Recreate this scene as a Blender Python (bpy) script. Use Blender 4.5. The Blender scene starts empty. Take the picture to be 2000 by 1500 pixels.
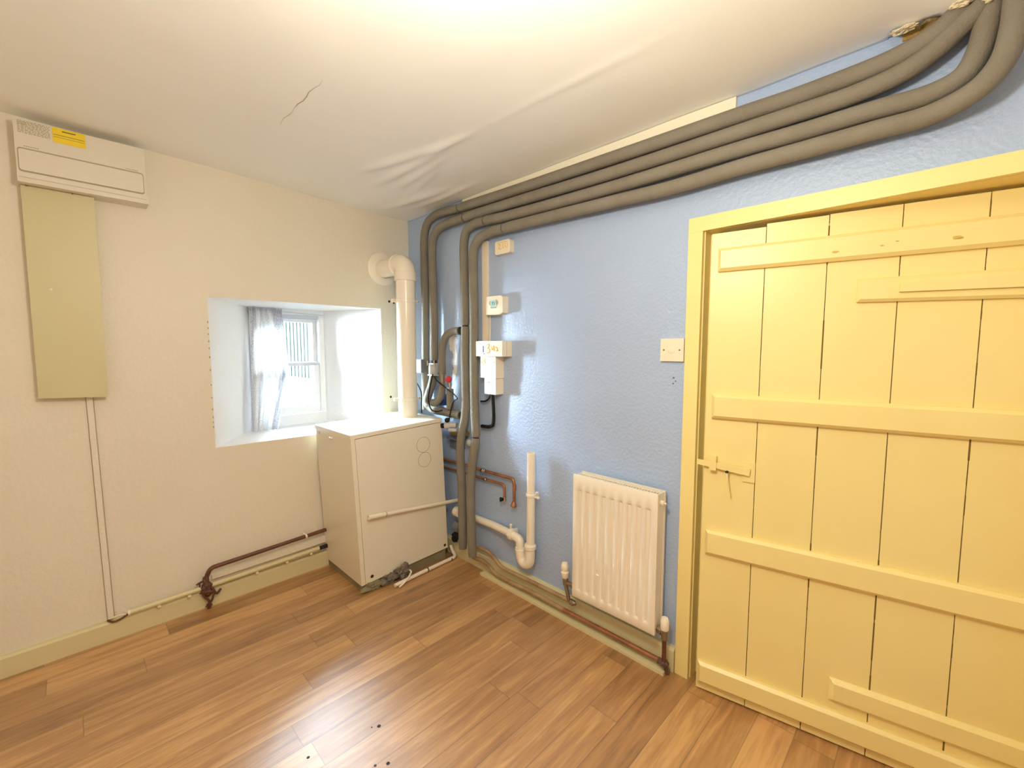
import bpy, bmesh, math, random
from mathutils import Vector, Matrix, noise

random.seed(7)
sc = bpy.context.scene
COL = sc.collection
V = Vector
PI = math.pi

# ------------------------------------------------------------------ camera
cam_d = bpy.data.cameras.new('camera')
cam = bpy.data.objects.new('camera', cam_d)
COL.objects.link(cam)
cam_d.sensor_fit = 'HORIZONTAL'
cam_d.sensor_width = 36.0
cam_d.lens = 15.318
cam_d.clip_start = 0.02
cam.location = (2.627, -1.650, 1.300)
_yaw, _pitch = math.radians(45.238), math.radians(4.702)
_fw = V((-math.cos(_yaw) * math.cos(_pitch), math.sin(_yaw) * math.cos(_pitch), -math.sin(_pitch)))
cam.rotation_euler = _fw.to_track_quat('-Z', 'Y').to_euler()
sc.camera = cam

# ------------------------------------------------------------------ light
world = bpy.data.worlds.new('world')
sc.world = world
world.use_nodes = True
wb = world.node_tree.nodes['Background']
wb.inputs['Color'].default_value = (0.74, 0.86, 1.0, 1)
wb.inputs['Strength'].default_value = 200.0


def lamp(name, kind, loc, power, color, **kw):
    d = bpy.data.lights.new(name, kind)
    d.energy = power
    d.color = color
    for k, v in kw.items():
        setattr(d, k, v)
    o = bpy.data.objects.new(name, d)
    COL.objects.link(o)
    o.location = loc
    return o


# the room's ceiling bulb, just above the top of the frame
lamp('ceiling_bulb', 'POINT', (2.14, -1.27, 1.81), 24.0, (1.0, 0.91, 0.74), shadow_soft_size=0.09)
# sky portal in the window opening (guides sky sampling, gives no light of its own)
pt = lamp('window_portal', 'AREA', (-0.60, -0.633, 1.19), 1.0, (1, 1, 1), shape='RECTANGLE', size=0.80, size_y=0.46)
pt.rotation_euler = V((1, 0, 0)).to_track_quat('-Z', 'Y').to_euler()
pt.data.cycles.is_portal = True

sc.view_settings.view_transform = 'Standard'
sc.view_settings.look = 'None'
sc.view_settings.exposure = 0.85
sc.view_settings.gamma = 1.0
sc.view_settings.use_curve_mapping = False
sc.cycles.max_bounces = 14
sc.cycles.diffuse_bounces = 10
sc.cycles.transparent_max_bounces = 16
sc.cycles.caustics_reflective = False
sc.cycles.caustics_refractive = False
sc.cycles.sample_clamp_indirect = 6.0
sc.cycles.use_denoising = True

# ------------------------------------------------------------------ materials
M = {}


def mat(name, col, rough=0.5, bump=None, vary=None, metal=0.0, spec=0.5, coat=0.0):
    """bump = (scale, strength, distance), vary = (scale, second colour, amount)"""
    m = bpy.data.materials.new(name)
    m.use_nodes = True
    nt = m.node_tree
    N, L = nt.nodes, nt.links
    b = N['Principled BSDF']
    b.inputs['Base Color'].default_value = (*col, 1)
    b.inputs['Roughness'].default_value = rough
    b.inputs['Metallic'].default_value = metal
    b.inputs['Specular IOR Level'].default_value = spec
    b.inputs['Coat Weight'].default_value = coat
    tc = N.new('ShaderNodeTexCoord')
    if vary:
        n = N.new('ShaderNodeTexNoise')
        n.inputs['Scale'].default_value = vary[0]
        n.inputs['Detail'].default_value = 5
        r = N.new('ShaderNodeMapRange')
        r.inputs['From Min'].default_value = 0.42
        r.inputs['From Max'].default_value = 0.72
        r.inputs['To Max'].default_value = vary[2]
        x = N.new('ShaderNodeMix')
        x.data_type = 'RGBA'
        x.inputs['A'].default_value = (*col, 1)
        x.inputs['B'].default_value = (*vary[1], 1)
        L.new(tc.outputs['Object'], n.inputs['Vector'])
        L.new(n.outputs['Fac'], r.inputs['Value'])
        L.new(r.outputs['Result'], x.inputs['Factor'])
        L.new(x.outputs['Result'], b.inputs['Base Color'])
    if bump:
        n = N.new('ShaderNodeTexNoise')
        n.inputs['Scale'].default_value = bump[0]
        n.inputs['Detail'].default_value = 3
        bp = N.new('ShaderNodeBump')
        bp.inputs['Strength'].default_value = bump[1]
        bp.inputs['Distance'].default_value = bump[2]
        L.new(tc.outputs['Object'], n.inputs['Vector'])
        L.new(n.outputs['Fac'], bp.inputs['Height'])
        L.new(bp.outputs['Normal'], b.inputs['Normal'])
    M[name] = m
    return m


mat('cream_wall', (0.765, 0.715, 0.60), 0.55, (55, 0.25, 0.012), (1.6, (0.735, 0.68, 0.555), 0.6))
mat('blue_wall', (0.395, 0.505, 0.725), 0.42, (75, 0.35, 0.010), (2.0, (0.37, 0.475, 0.68), 0.6))
mat('ceiling_paint', (0.90, 0.905, 0.885), 0.6, (14, 0.10, 0.012), (1.2, (0.88, 0.885, 0.86), 0.6))
mat('white_wall', (0.82, 0.81, 0.79), 0.6)
mat('reveal_paint', (0.90, 0.91, 0.92), 0.5, (60, 0.3, 0.010))
mat('skirting_paint', (0.68, 0.61, 0.36), 0.35, (9, 0.1, 0.01), (4, (0.62, 0.545, 0.30), 0.5))
mat('yellow_frame', (0.85, 0.71, 0.29), 0.42, (14, 0.12, 0.01), (6, (0.87, 0.69, 0.29), 0.6))
mat('yellow_door', (0.835, 0.70, 0.30), 0.38, (7, 0.10, 0.012), (2.6, (0.80, 0.65, 0.26), 0.7))
mat('door_gap', (0.16, 0.09, 0.02), 0.9)
mat('cupboard_paint', (0.60, 0.545, 0.31), 0.42, (10, 0.12, 0.01), (2.5, (0.56, 0.50, 0.27), 0.6))
mat('white_plastic', (0.80, 0.745, 0.63), 0.35)
mat('cream_plastic', (0.82, 0.74, 0.58), 0.38)
mat('consumer_plastic', (0.71, 0.66, 0.56), 0.4)
mat('groove_shade', (0.42, 0.36, 0.26), 0.7)
mat('yellow_label', (0.84, 0.62, 0.02), 0.5)
mat('print_ink', (0.33, 0.27, 0.18), 0.7)
mat('dark_ink', (0.10, 0.08, 0.05), 0.7)
mat('blue_ink', (0.05, 0.06, 0.25), 0.6)
mat('yellow_ink', (0.80, 0.55, 0.12), 0.6)
mat('screen_aqua', (0.42, 0.66, 0.68), 0.25)
mat('screen_ink', (0.10, 0.25, 0.30), 0.5)
mat('boiler_enamel', (0.77, 0.715, 0.575), 0.22, (3, 0.03, 0.01))
mat('boiler_base', (0.27, 0.225, 0.13), 0.8, (40, 0.4, 0.01), (14, (0.20, 0.165, 0.09), 0.8))
mat('rubble', (0.24, 0.20, 0.155), 0.95, (50, 0.9, 0.02), (30, (0.10, 0.075, 0.055), 1.0))
mat('dark_hole', (0.025, 0.018, 0.014), 0.9)
mat('flue_white', (0.88, 0.82, 0.70), 0.25)
mat('lagging', (0.225, 0.204, 0.163), 0.85, (160, 0.35, 0.006), (9, (0.19, 0.165, 0.125), 0.8))
mat('lagging_seam', (0.05, 0.040, 0.03), 0.9)
mat('copper', (0.46, 0.20, 0.11), 0.38, (30, 0.2, 0.005), (16, (0.27, 0.12, 0.065), 0.9), metal=0.6)
mat('brown_pipe', (0.15, 0.055, 0.032), 0.45, (30, 0.2, 0.004), (14, (0.10, 0.045, 0.025), 0.8), metal=0.2)
mat('rusty', (0.12, 0.062, 0.04), 0.75, (70, 0.8, 0.01), (40, (0.22, 0.13, 0.085), 0.9), metal=0.3)
mat('floor_pipe_paint', (0.42, 0.29, 0.15), 0.4, None, (12, (0.27, 0.15, 0.08), 0.9))
mat('chrome', (0.62, 0.58, 0.52), 0.22, metal=1.0)
mat('tarnished', (0.32, 0.24, 0.16), 0.4, (60, 0.3, 0.005), metal=0.8)
mat('brass', (0.55, 0.36, 0.12), 0.35, metal=0.9)
mat('grey_valve', (0.52, 0.52, 0.50), 0.4)
mat('grey_box', (0.16, 0.175, 0.195), 0.5)
mat('black_rubber', (0.012, 0.011, 0.010), 0.7, spec=0.25)
mat('red_plastic', (0.52, 0.03, 0.05), 0.4)
mat('pump_blue', (0.03, 0.07, 0.26), 0.4)
mat('slate_panel', (0.13, 0.14, 0.19), 0.5)
mat('waste_white', (0.84, 0.77, 0.64), 0.32)
mat('radiator_enamel', (0.82, 0.75, 0.61), 0.28)
mat('slot_shade', (0.20, 0.16, 0.10), 0.8)
mat('window_white', (0.84, 0.86, 0.88), 0.35)
mat('window_grey', (0.55, 0.58, 0.64), 0.4)
mat('timber_brown', (0.46, 0.27, 0.075), 0.9, (30, 0.8, 0.02), (26, (0.16, 0.08, 0.02), 1.0))
mat('torn_plaster', (0.80, 0.71, 0.52), 0.9, (60, 0.8, 0.02), (25, (0.60, 0.47, 0.24), 0.7))
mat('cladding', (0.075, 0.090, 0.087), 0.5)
mat('cladding_shade', (0.040, 0.058, 0.056), 0.6)
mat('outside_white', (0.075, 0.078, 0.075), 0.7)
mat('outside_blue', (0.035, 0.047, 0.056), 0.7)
mat('outside_ground', (0.60, 0.60, 0.59), 0.9)
mat('outside_stone', (0.10, 0.095, 0.085), 0.9, (6, 0.5, 0.03))
mat('batten_paint', (0.88, 0.83, 0.68), 0.4)
mat('dent_yellow', (0.55, 0.38, 0.07), 0.5)
mat('mould', (0.30, 0.27, 0.22), 0.9)


def floor_mat():
    m = bpy.data.materials.new('vinyl_planks')
    m.use_nodes = True
    nt = m.node_tree
    N, L = nt.nodes, nt.links
    b = N['Principled BSDF']

    def math_(op, a, bb=None):
        n = N.new('ShaderNodeMath')
        n.operation = op
        for i, q in enumerate((a, bb)):
            if q is None:
                continue
            if isinstance(q, (int, float)):
                n.inputs[i].default_value = q
            else:
                L.new(q, n.inputs[i])
        return n.outputs[0]
    tc = N.new('ShaderNodeTexCoord')
    sx = N.new('ShaderNodeSeparateXYZ')
    L.new(tc.outputs['Object'], sx.inputs[0])
    W, LEN = 0.113, 0.95
    xs = math_('DIVIDE', math_('ADD', sx.outputs[0], 0.032), W)
    strip = math_('FLOOR', xs)
    fx = math_('FRACT', xs)
    wn = N.new('ShaderNodeTexWhiteNoise')
    wn.noise_dimensions = '1D'
    L.new(strip, wn.inputs['W'])
    ys = math_('DIVIDE', math_('ADD', sx.outputs[1], math_('MULTIPLY', wn.outputs['Value'], 3.1)), LEN)
    plank = math_('FLOOR', ys)
    fy = math_('FRACT', ys)
    cb = N.new('ShaderNodeCombineXYZ')
    L.new(strip, cb.inputs[0])
    L.new(plank, cb.inputs[1])
    wn2 = N.new('ShaderNodeTexWhiteNoise')
    wn2.noise_dimensions = '3D'
    L.new(cb.outputs[0], wn2.inputs['Vector'])
    tone = wn2.outputs['Value']
    # grain, shifted per plank
    mp = N.new('ShaderNodeMapping')
    mp.inputs['Scale'].default_value = (30, 2.6, 1)
    L.new(tc.outputs['Object'], mp.inputs['Vector'])
    off = N.new('ShaderNodeVectorMath')
    off.operation = 'ADD'
    sc3 = N.new('ShaderNodeVectorMath')
    sc3.operation = 'SCALE'
    sc3.inputs['Scale'].default_value = 13.0
    L.new(wn2.outputs['Color'], sc3.inputs[0])
    L.new(mp.outputs[0], off.inputs[0])
    L.new(sc3.outputs[0], off.inputs[1])
    g = N.new('ShaderNodeTexNoise')
    g.inputs['Scale'].default_value = 1.0
    g.inputs['Detail'].default_value = 7
    g.inputs['Roughness'].default_value = 0.62
    g.inputs['Distortion'].default_value = 0.6
    L.new(off.outputs[0], g.inputs['Vector'])
    mp2 = N.new('ShaderNodeMapping')
    mp2.inputs['Scale'].default_value = (130, 7, 1)
    L.new(tc.outputs['Object'], mp2.inputs['Vector'])
    g2 = N.new('ShaderNodeTexNoise')
    g2.inputs['Scale'].default_value = 1.0
    g2.inputs['Detail'].default_value = 4
    L.new(mp2.outputs[0], g2.inputs['Vector'])
    s = math_('ADD', math_('MULTIPLY', g.outputs['Fac'], 0.95), math_('MULTIPLY', tone, 0.30))
    s = math_('ADD', s, math_('MULTIPLY', g2.outputs['Fac'], 0.30))
    r = N.new('ShaderNodeValToRGB')
    e = r.color_ramp.elements
    e[0].position, e[0].color = 0.36, (0.115, 0.050, 0.013, 1)
    e[1].position, e[1].color = 0.98, (0.62, 0.355, 0.14, 1)
    k = r.color_ramp.elements.new(0.62)
    k.color = (0.34, 0.165, 0.052, 1)
    k = r.color_ramp.elements.new(0.80)
    k.color = (0.46, 0.24, 0.085, 1)
    L.new(s, r.inputs['Fac'])
    ex = math_('MINIMUM', fx, math_('SUBTRACT', 1.0, fx))
    ey = math_('MINIMUM', fy, math_('SUBTRACT', 1.0, fy))
    seam = math_('MINIMUM', math_('MULTIPLY', ex, W), math_('MULTIPLY', ey, LEN))
    mr = N.new('ShaderNodeMapRange')
    mr.inputs['From Min'].default_value = 0.0004
    mr.inputs['From Max'].default_value = 0.0022
    mr.inputs['To Min'].default_value = 0.50
    mr.inputs['To Max'].default_value = 1.0
    L.new(seam, mr.inputs['Value'])
    mx = N.new('ShaderNodeMix')
    mx.data_type = 'RGBA'
    mx.blend_type = 'MULTIPLY'
    mx.inputs['Factor'].default_value = 1.0
    L.new(r.outputs['Color'], mx.inputs['A'])
    L.new(mr.outputs['Result'], mx.inputs['B'])
    L.new(mx.outputs['Result'], b.inputs['Base Color'])
    b.inputs['Roughness'].default_value = 0.44
    b.inputs['Specular IOR Level'].default_value = 0.9
    b.inputs['Coat Weight'].default_value = 1.0
    b.inputs['Coat Roughness'].default_value = 0.5
    bp = N.new('ShaderNodeBump')
    bp.inputs['Strength'].default_value = 0.15
    bp.inputs['Distance'].default_value = 0.004
    L.new(g2.outputs['Fac'], bp.inputs['Height'])
    L.new(bp.outputs['Normal'], b.inputs['Normal'])
    M['vinyl'] = m


floor_mat()


def glass_mat():
    m = bpy.data.materials.new('window_glass')
    m.use_nodes = True
    nt = m.node_tree
    N, L = nt.nodes, nt.links
    N.remove(N['Principled BSDF'])
    t = N.new('ShaderNodeBsdfTransparent')
    t.inputs['Color'].default_value = (0.93, 0.98, 0.97, 1)
    g = N.new('ShaderNodeBsdfGlossy')
    g.inputs['Roughness'].default_value = 0.02
    f = N.new('ShaderNodeFresnel')
    f.inputs['IOR'].default_value = 1.45
    x = N.new('ShaderNodeMixShader')
    L.new(f.outputs[0], x.inputs[0])
    L.new(t.outputs[0], x.inputs[1])
    L.new(g.outputs[0], x.inputs[2])
    L.new(x.outputs[0], N['Material Output'].inputs['Surface'])
    M['glass'] = m


glass_mat()


def net_mat(name, col, cover, scale):
    m = bpy.data.materials.new(name)
    m.use_nodes = True
    nt = m.node_tree
    N, L = nt.nodes, nt.links
    N.remove(N['Principled BSDF'])
    d = N.new('ShaderNodeBsdfDiffuse')
    d.inputs['Color'].default_value = (*col, 1)
    t = N.new('ShaderNodeBsdfTranslucent')
    t.inputs['Color'].default_value = (*col, 1)
    a = N.new('ShaderNodeMixShader')
    a.inputs[0].default_value = 0.22
    L.new(d.outputs[0], a.inputs[1])
    L.new(t.outputs[0], a.inputs[2])
    tr = N.new('ShaderNodeBsdfTransparent')
    tc = N.new('ShaderNodeTexCoord')
    v = N.new('ShaderNodeTexVoronoi')
    v.inputs['Scale'].default_value = scale
    L.new(tc.outputs['Object'], v.inputs['Vector'])
    r = N.new('ShaderNodeMapRange')
    r.inputs['From Min'].default_value = 0.25
    r.inputs['From Max'].default_value = 0.55
    r.inputs['To Min'].default_value = cover - 0.25
    r.inputs['To Max'].default_value = min(1.0, cover + 0.2)
    L.new(v.outputs['Distance'], r.inputs['Value'])
    x = N.new('ShaderNodeMixShader')
    L.new(r.outputs['Result'], x.inputs[0])
    L.new(tr.outputs[0], x.inputs[1])
    L.new(a.outputs[0], x.inputs[2])
    L.new(x.outputs[0], N['Material Output'].inputs['Surface'])
    M[name] = m


net_mat('net_fabric', (0.80, 0.80, 0.82), 0.88, 260)
net_mat('lace_edge', (0.58, 0.58, 0.63), 0.80, 120)


# ------------------------------------------------------------------ helpers
def obj(name, bm, m, parent=None, smooth=False, bevel=0.0, seg=2, angle=40):
    """link a bmesh as ONE mesh object; world-space shape, re-expressed under its parent"""
    if bevel:
        es = [e for e in bm.edges if len(e.link_faces) == 2 and e.calc_face_angle(0) > 0.6]
        bmesh.ops.bevel(bm, geom=es, offset=bevel, segments=seg, profile=0.5, affect='EDGES', clamp_overlap=True)
    bmesh.ops.recalc_face_normals(bm, faces=bm.faces)
    me = bpy.data.meshes.new(name)
    bm.to_mesh(me)
    bm.free()
    me.materials.append(M[m])
    if smooth:
        me.shade_smooth()
        me.set_sharp_from_angle(angle=math.radians(angle))
    o = bpy.data.objects.new(name, me)
    COL.objects.link(o)
    if parent is not None:
        me.transform(world_of(parent).inverted())
        o.parent = parent
    return o


def world_of(o):
    w = o.matrix_basis.copy()
    p = o.parent
    while p is not None:
        w = p.matrix_basis @ w
        p = p.parent
    return w


def tag(o, label, cat, group=None, kind=None):
    o['label'] = label
    o['category'] = cat
    if group:
        o['group'] = group
    if kind:
        o['kind'] = kind
    return o


def thing(name, label, cat, loc=(0, 0, 0), rot=(0, 0, 0), group=None, kind=None):
    o = bpy.data.objects.new(name, None)
    COL.objects.link(o)
    o.empty_display_size = 0.05
    o.location = loc
    o.rotation_euler = rot
    return tag(o, label, cat, group, kind)


def box(x0, x1, y0, y1, z0, z1, bm=None, mtx=None):
    b = bm or bmesh.new()
    vs = [b.verts.new((x, y, z)) for x in (x0, x1) for y in (y0, y1) for z in (z0, z1)]
    for f in ((0, 1, 3, 2), (4, 6, 7, 5), (0, 4, 5, 1), (2, 3, 7, 6), (0, 2, 6, 4), (1, 5, 7, 3)):
        b.faces.new([vs[i] for i in f])
    if mtx is not None:
        for v in vs:
            v.co = mtx @ v.co
    return b


def prism(poly, a, n, bm=None):
    """extrude a closed 3-D polygon by vector n*a"""
    b = bm or bmesh.new()
    d = V(n) * a
    p = [b.verts.new(q) for q in poly]
    q = [b.verts.new(V(w) + d) for w in poly]
    b.faces.new(p)
    b.faces.new(q[::-1])
    k = len(p)
    for i in range(k):
        b.faces.new((p[i], p[(i + 1) % k], q[(i + 1) % k], q[i]))
    return b


def smooth_path(pts, n=8):
    """Catmull-Rom through the points"""
    P = [V(p) for p in pts]
    if len(P) < 3:
        return P
    P = [P[0] * 2 - P[1]] + P + [P[-1] * 2 - P[-2]]
    out = []
    for i in range(1, len(P) - 2):
        a, b, c, d = P[i - 1:i + 3]
        ta = max((b - a).length, 1e-6) ** 0.5
        tb = max((c - b).length, 1e-6) ** 0.5
        tcx = max((d - c).length, 1e-6) ** 0.5
        m1 = (c - b) + ((b - a) / ta - (c - a) / (ta + tb)) * tb
        m2 = (c - b) + ((d - c) / tcx - (d - b) / (tb + tcx)) * tb
        for k in range(n):
            t = k / n
            h = (2 * t**3 - 3 * t**2 + 1, t**3 - 2 * t**2 + t, -2 * t**3 + 3 * t**2, t**3 - t**2)
            out.append(b * h[0] + m1 * h[1] + c * h[2] + m2 * h[3])
    out.append(P[-2])
    return out


def fillet(pts, r, n=6):
    """polyline with rounded corners of radius r"""
    P = [V(p) for p in pts]
    out = [P[0]]
    for i in range(1, len(P) - 1):
        a, b, c = P[i - 1:i + 2]
        u, w = (a - b), (c - b)
        d = min(r, u.length * 0.48, w.length * 0.48)
        p, q = b + u.normalized() * d, b + w.normalized() * d
        for k in range(n + 1):
            t = k / n
            out.append(p * (1 - t)**2 + b * 2 * t * (1 - t) + q * t**2)
    out.append(P[-1])
    return out


def tube(path, r, n=14, bm=None, hollow=0.0, taper=None):
    b = bm or bmesh.new()
    P = []
    for p in path:
        p = V(p)
        if not P or (p - P[-1]).length > 1e-5:
            P.append(p)
    rings = []
    t0 = (P[1] - P[0]).normalized()
    up = V((0, 0, 1)) if abs(t0.z) < 0.9 else V((1, 0, 0))
    nrm = (up - t0 * up.dot(t0)).normalized()
    for i, p in enumerate(P):
        a = P[max(i - 1, 0)]
        c = P[min(i + 1, len(P) - 1)]
        t = (c - a).normalized()
        nrm = (nrm - t * nrm.dot(t)).normalized()
        bn = t.cross(nrm)
        rr = r if taper is None else r * taper(i / (len(P) - 1))
        rings.append([b.verts.new(p + (nrm * math.cos(2 * PI * k / n) + bn * math.sin(2 * PI * k / n)) * rr) for k in range(n)])
    for A, B in zip(rings, rings[1:]):
        for k in range(n):
            b.faces.new((A[k], A[(k + 1) % n], B[(k + 1) % n], B[k]))
    if hollow:
        for R, nx in ((rings[0], P[0] - P[1]), (rings[-1], P[-1] - P[-2])):
            c0 = sum((v.co for v in R), V()) / n
            inner = [b.verts.new(c0 + (v.co - c0) * hollow) for v in R]
            deep = [b.verts.new(v.co - nx.normalized() * r * 2.5) for v in inner]
            for k in range(n):
                j = (k + 1) % n
                b.faces.new((R[k], R[j], inner[j], inner[k]))
                b.faces.new((inner[k], inner[j], deep[j], deep[k]))
            b.faces.new(deep)
    else:
        b.faces.new(rings[0][::-1])
        b.faces.new(rings[-1])
    return b


def cyl(p, q, r, n=20, bm=None, r2=None):
    p, q = V(p), V(q)
    return tube([p, q], r, n, bm, taper=(None if r2 is None else (lambda t: 1 + (r2 / r - 1) * t)))


def lathe(prof, axis_p, axis_d, n=24, bm=None):
    """prof = [(distance along axis, radius)]"""
    b = bm or bmesh.new()
    d = V(axis_d).normalized()
    u = (V((0, 0, 1)) if abs(d.z) < 0.9 else V((1, 0, 0))).cross(d).normalized()
    w = d.cross(u)
    rings = []
    for h, r in prof:
        c = V(axis_p) + d * h
        if r < 1e-5:
            rings.append([b.verts.new(c)])
        else:
            rings.append([b.verts.new(c + (u * math.cos(2 * PI * k / n) + w * math.sin(2 * PI * k / n)) * r) for k in range(n)])
    for A, B in zip(rings, rings[1:]):
        for k in range(n):
            j = (k + 1) % n
            if len(A) == 1 and len(B) == 1:
                continue
            if len(A) == 1:
                b.faces.new((A[0], B[j], B[k]))
            elif len(B) == 1:
                b.faces.new((A[k], A[j], B[0]))
            else:
                b.faces.new((A[k], A[j], B[j], B[k]))
    for R, s in ((rings[0], -1), (rings[-1], 1)):
        if len(R) > 1:
            b.faces.new(R[::s])
    return b


def ring(c, axis, R, r, n=40, m=8):
    """a torus"""
    d = V(axis).normalized()
    u = (V((0, 0, 1)) if abs(d.z) < 0.9 else V((1, 0, 0))).cross(d).normalized()
    w = d.cross(u)
    b = bmesh.new()
    rs = []
    for i in range(n):
        a = 2 * PI * i / n
        e = u * math.cos(a) + w * math.sin(a)
        rs.append([b.verts.new(V(c) + e * (R + r * math.cos(2 * PI * k / m)) + d * r * math.sin(2 * PI * k / m)) for k in range(m)])
    for i in range(n):
        A, B = rs[i], rs[(i + 1) % n]
        for k in range(m):
            b.faces.new((A[k], A[(k + 1) % m], B[(k + 1) % m], B[k]))
    return b


def blob(c, rx, ry, rz, rough=0.25, seed=0, sub=3, freq=6.0):
    b = bmesh.new()
    bmesh.ops.create_icosphere(b, subdivisions=sub, radius=1.0)
    for v in b.verts:
        k = 1 + rough * noise.noise(v.co * 1.7 + V((seed * 3.1, seed, 0))) * 1.6 + rough * 0.5 * noise.noise(v.co * freq + V((0, seed, 7)))
        v.co = V(c) + V((v.co.x * rx, v.co.y * ry, v.co.z * rz)) * k
    return b


def join(*bms):
    a = bms[0]
    for b in bms[1:]:
        me = bpy.data.meshes.new('tmp')
        b.to_mesh(me)
        a.from_mesh(me)
        b.free()
        bpy.data.meshes.remove(me)
    return a


def sub_len(path, s0, s1):
    """piece of a polyline between two arc lengths"""
    P = [V(p) for p in path]
    out, acc = [], 0.0
    for a, b in zip(P, P[1:]):
        L = (b - a).length
        lo, hi = max(s0, acc), min(s1, acc + L)
        if hi > lo:
            p, q = a.lerp(b, (lo - acc) / L), a.lerp(b, (hi - acc) / L)
            if not out:
                out.append(p)
            out.append(q)
        acc += L
    return out


def plen(path):
    return sum((V(b) - V(a)).length for a, b in zip(path, path[1:]))


# ------------------------------------------------------------------ setting: floor, ceiling, walls
XR, YN = 3.75, -2.75


def ceil_z(x, y):
    z = 2.156 + 0.027 * (-y) - 0.0012 * x
    z += 0.010 * noise.noise(V((x * 1.3, y * 1.3, 3.0))) + 0.003 * noise.noise(V((x * 4, y * 4, 9.0)))
    # the lining paper has sagged into folds that run out of the corner
    for (ax, ay, bx, by, amp, w) in ((2.06, -0.43, 1.215, -0.461, 0.003, 0.016), (1.22, -0.46, 0.95, -0.49, 0.011, 0.020), (1.06, -0.472, 0.50, -0.60, 0.012, 0.030),
                                     (1.04, -0.455, 0.42, -0.46, 0.013, 0.028), (0.98, -0.41, 0.45, -0.35, 0.011, 0.026), (0.85, -0.36, 0.50, -0.27, 0.008, 0.024),
                                     (0.70, -0.16, 0.15, -0.25, 0.012, 0.03), (0.9, -0.11, 0.3, -0.12, 0.010, 0.022)):
        a, b, p = V((ax, ay)), V((bx, by)), V((x, y))
        t = (p - a).dot(b - a) / (b - a).length_squared
        tt = min(1, max(0, t))
        d = (p - (a + (b - a) * tt)).length
        if d < 3 * w:
            e = math.exp(-(d / w)**2) * (math.sin(PI * min(1, max(0, tt * 0.9 + 0.05))))
            z -= amp * e
    t = min(1.0, max(0.0, (x - 2.46) / 0.16))
    z -= 0.024 * t * t * (3 - 2 * t) * math.exp(-(y / 0.16)**2)
    # sag towards the corner
    z -= 0.014 * math.exp(-((x - 0.25)**2 + (y + 0.2)**2) / 0.10)
    return z


def build_ceiling():
    bm = bmesh.new()
    xs, x = [], -0.02
    while x < XR + 0.02:
        xs.append(x)
        x += 0.018 if x < 2.98 else 0.06
    ys, y = [], 0.0
    while y > YN - 0.02:
        ys.append(y)
        y -= 0.0125 if y > -0.75 else 0.045
    g = [[bm.verts.new((x, y, ceil_z(x, y))) for y in ys] for x in xs]

    def hole(x):
        if not 2.46 < x < 2.90:
            return 0.0
        k = math.sin(PI * (x - 2.46) / 0.44)**0.4
        return (0.062 + 0.036 * noise.noise(V((x * 21, 0, 0))) + 0.012 * noise.noise(V((x * 60, 4, 0)))) * k
    for i in range(len(xs) - 1):
        for j in range(len(ys) - 1):
            if -ys[j + 1] <= hole((xs[i] + xs[i + 1]) / 2):
                continue
            bm.faces.new((g[i][j], g[i + 1][j], g[i + 1][j + 1], g[i][j + 1]))
    bmesh.ops.delete(bm, geom=[v for v in bm.verts if not v.link_faces], context='VERTS')
    o = obj('ceiling', bm, 'ceiling_paint', smooth=True, angle=60)
    md = o.modifiers.new('thickness', 'SOLIDIFY')
    md.thickness = 0.014
    md.offset = -1 if o.data.polygons[0].normal.z < 0 else 1
    tag(o, 'sagging white papered ceiling with a torn hole above the pipes', 'ceiling', kind='structure')
    # rough timber seen through the torn edge
    b = box(2.47, 2.98, -0.13, 0.05, 2.176, 2.25)
    box(2.495, 2.98, -0.004, 0.05, 2.134, 2.1755, b)
    bmesh.ops.subdivide_edges(b, edges=b.edges[:], cuts=3, use_grid_fill=True)
    obj('lath', b, 'timber_brown', o)
    obj('light_seal', box(-0.46, XR + 0.06, YN - 0.06, 0.45, 2.345, 2.38), 'timber_brown', o)  # unseen slab, added to block sky light coming in above the ceiling
    # a slit in the paper
    b = bmesh.new()
    pts = [(1.12 - 0.43 * t / 12, -1.016 + 0.004 * math.sin(t * 1.7)) for t in range(13)]
    up, dn = [], []
    for i, (x, y) in enumerate(pts):
        w = 0.0018 * (1 if i < 7 else (0.25 if i < 9 else 0.8)) * math.sin(PI * (i + 0.4) / 12.8)
        up.append(b.verts.new((x, y - w, ceil_z(x, y - w) - 0.0012)))
        dn.append(b.verts.new((x, y + w, ceil_z(x, y + w) - 0.0012)))
    for i in range(12):
        b.faces.new((up[i], up[i + 1], dn[i + 1], dn[i]))
    obj('crack', b, 'groove_shade', o)
    return o


ceiling = build_ceiling()

o = obj('floor', box(-0.05, XR + 0.05, YN - 0.05, 0.42, -0.05, 0.0), 'vinyl')
tag(o, 'orange brown wood plank vinyl floor with a pale window reflection', 'floor', kind='structure')
for x, y, r in ((1.314, -0.978, 0.0065), (1.301, -0.998, 0.003), (1.260, -1.194, 0.005), (1.459, -1.025, 0.006), (1.437, -1.057, 0.0045)):
    obj('burn_mark', lathe([(0, r), (0.0006, r), (0.0008, 0)], (x, y, 0), (0, 0, 1), 10), 'dark_hole', o)

# left wall (window wall): leans in a little towards the floor
WY0, WY1, WZ0, WZ1 = -1.158, -0.215, 0.790, 1.556


def left_x(y, z):
    t = min(1.0, max(0.0, 1 - z / 0.75))
    return 0.038 * t * t * (3 - 2 * t) + 0.004 * noise.noise(V((0, y * 2.2, z * 2.2)))


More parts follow.
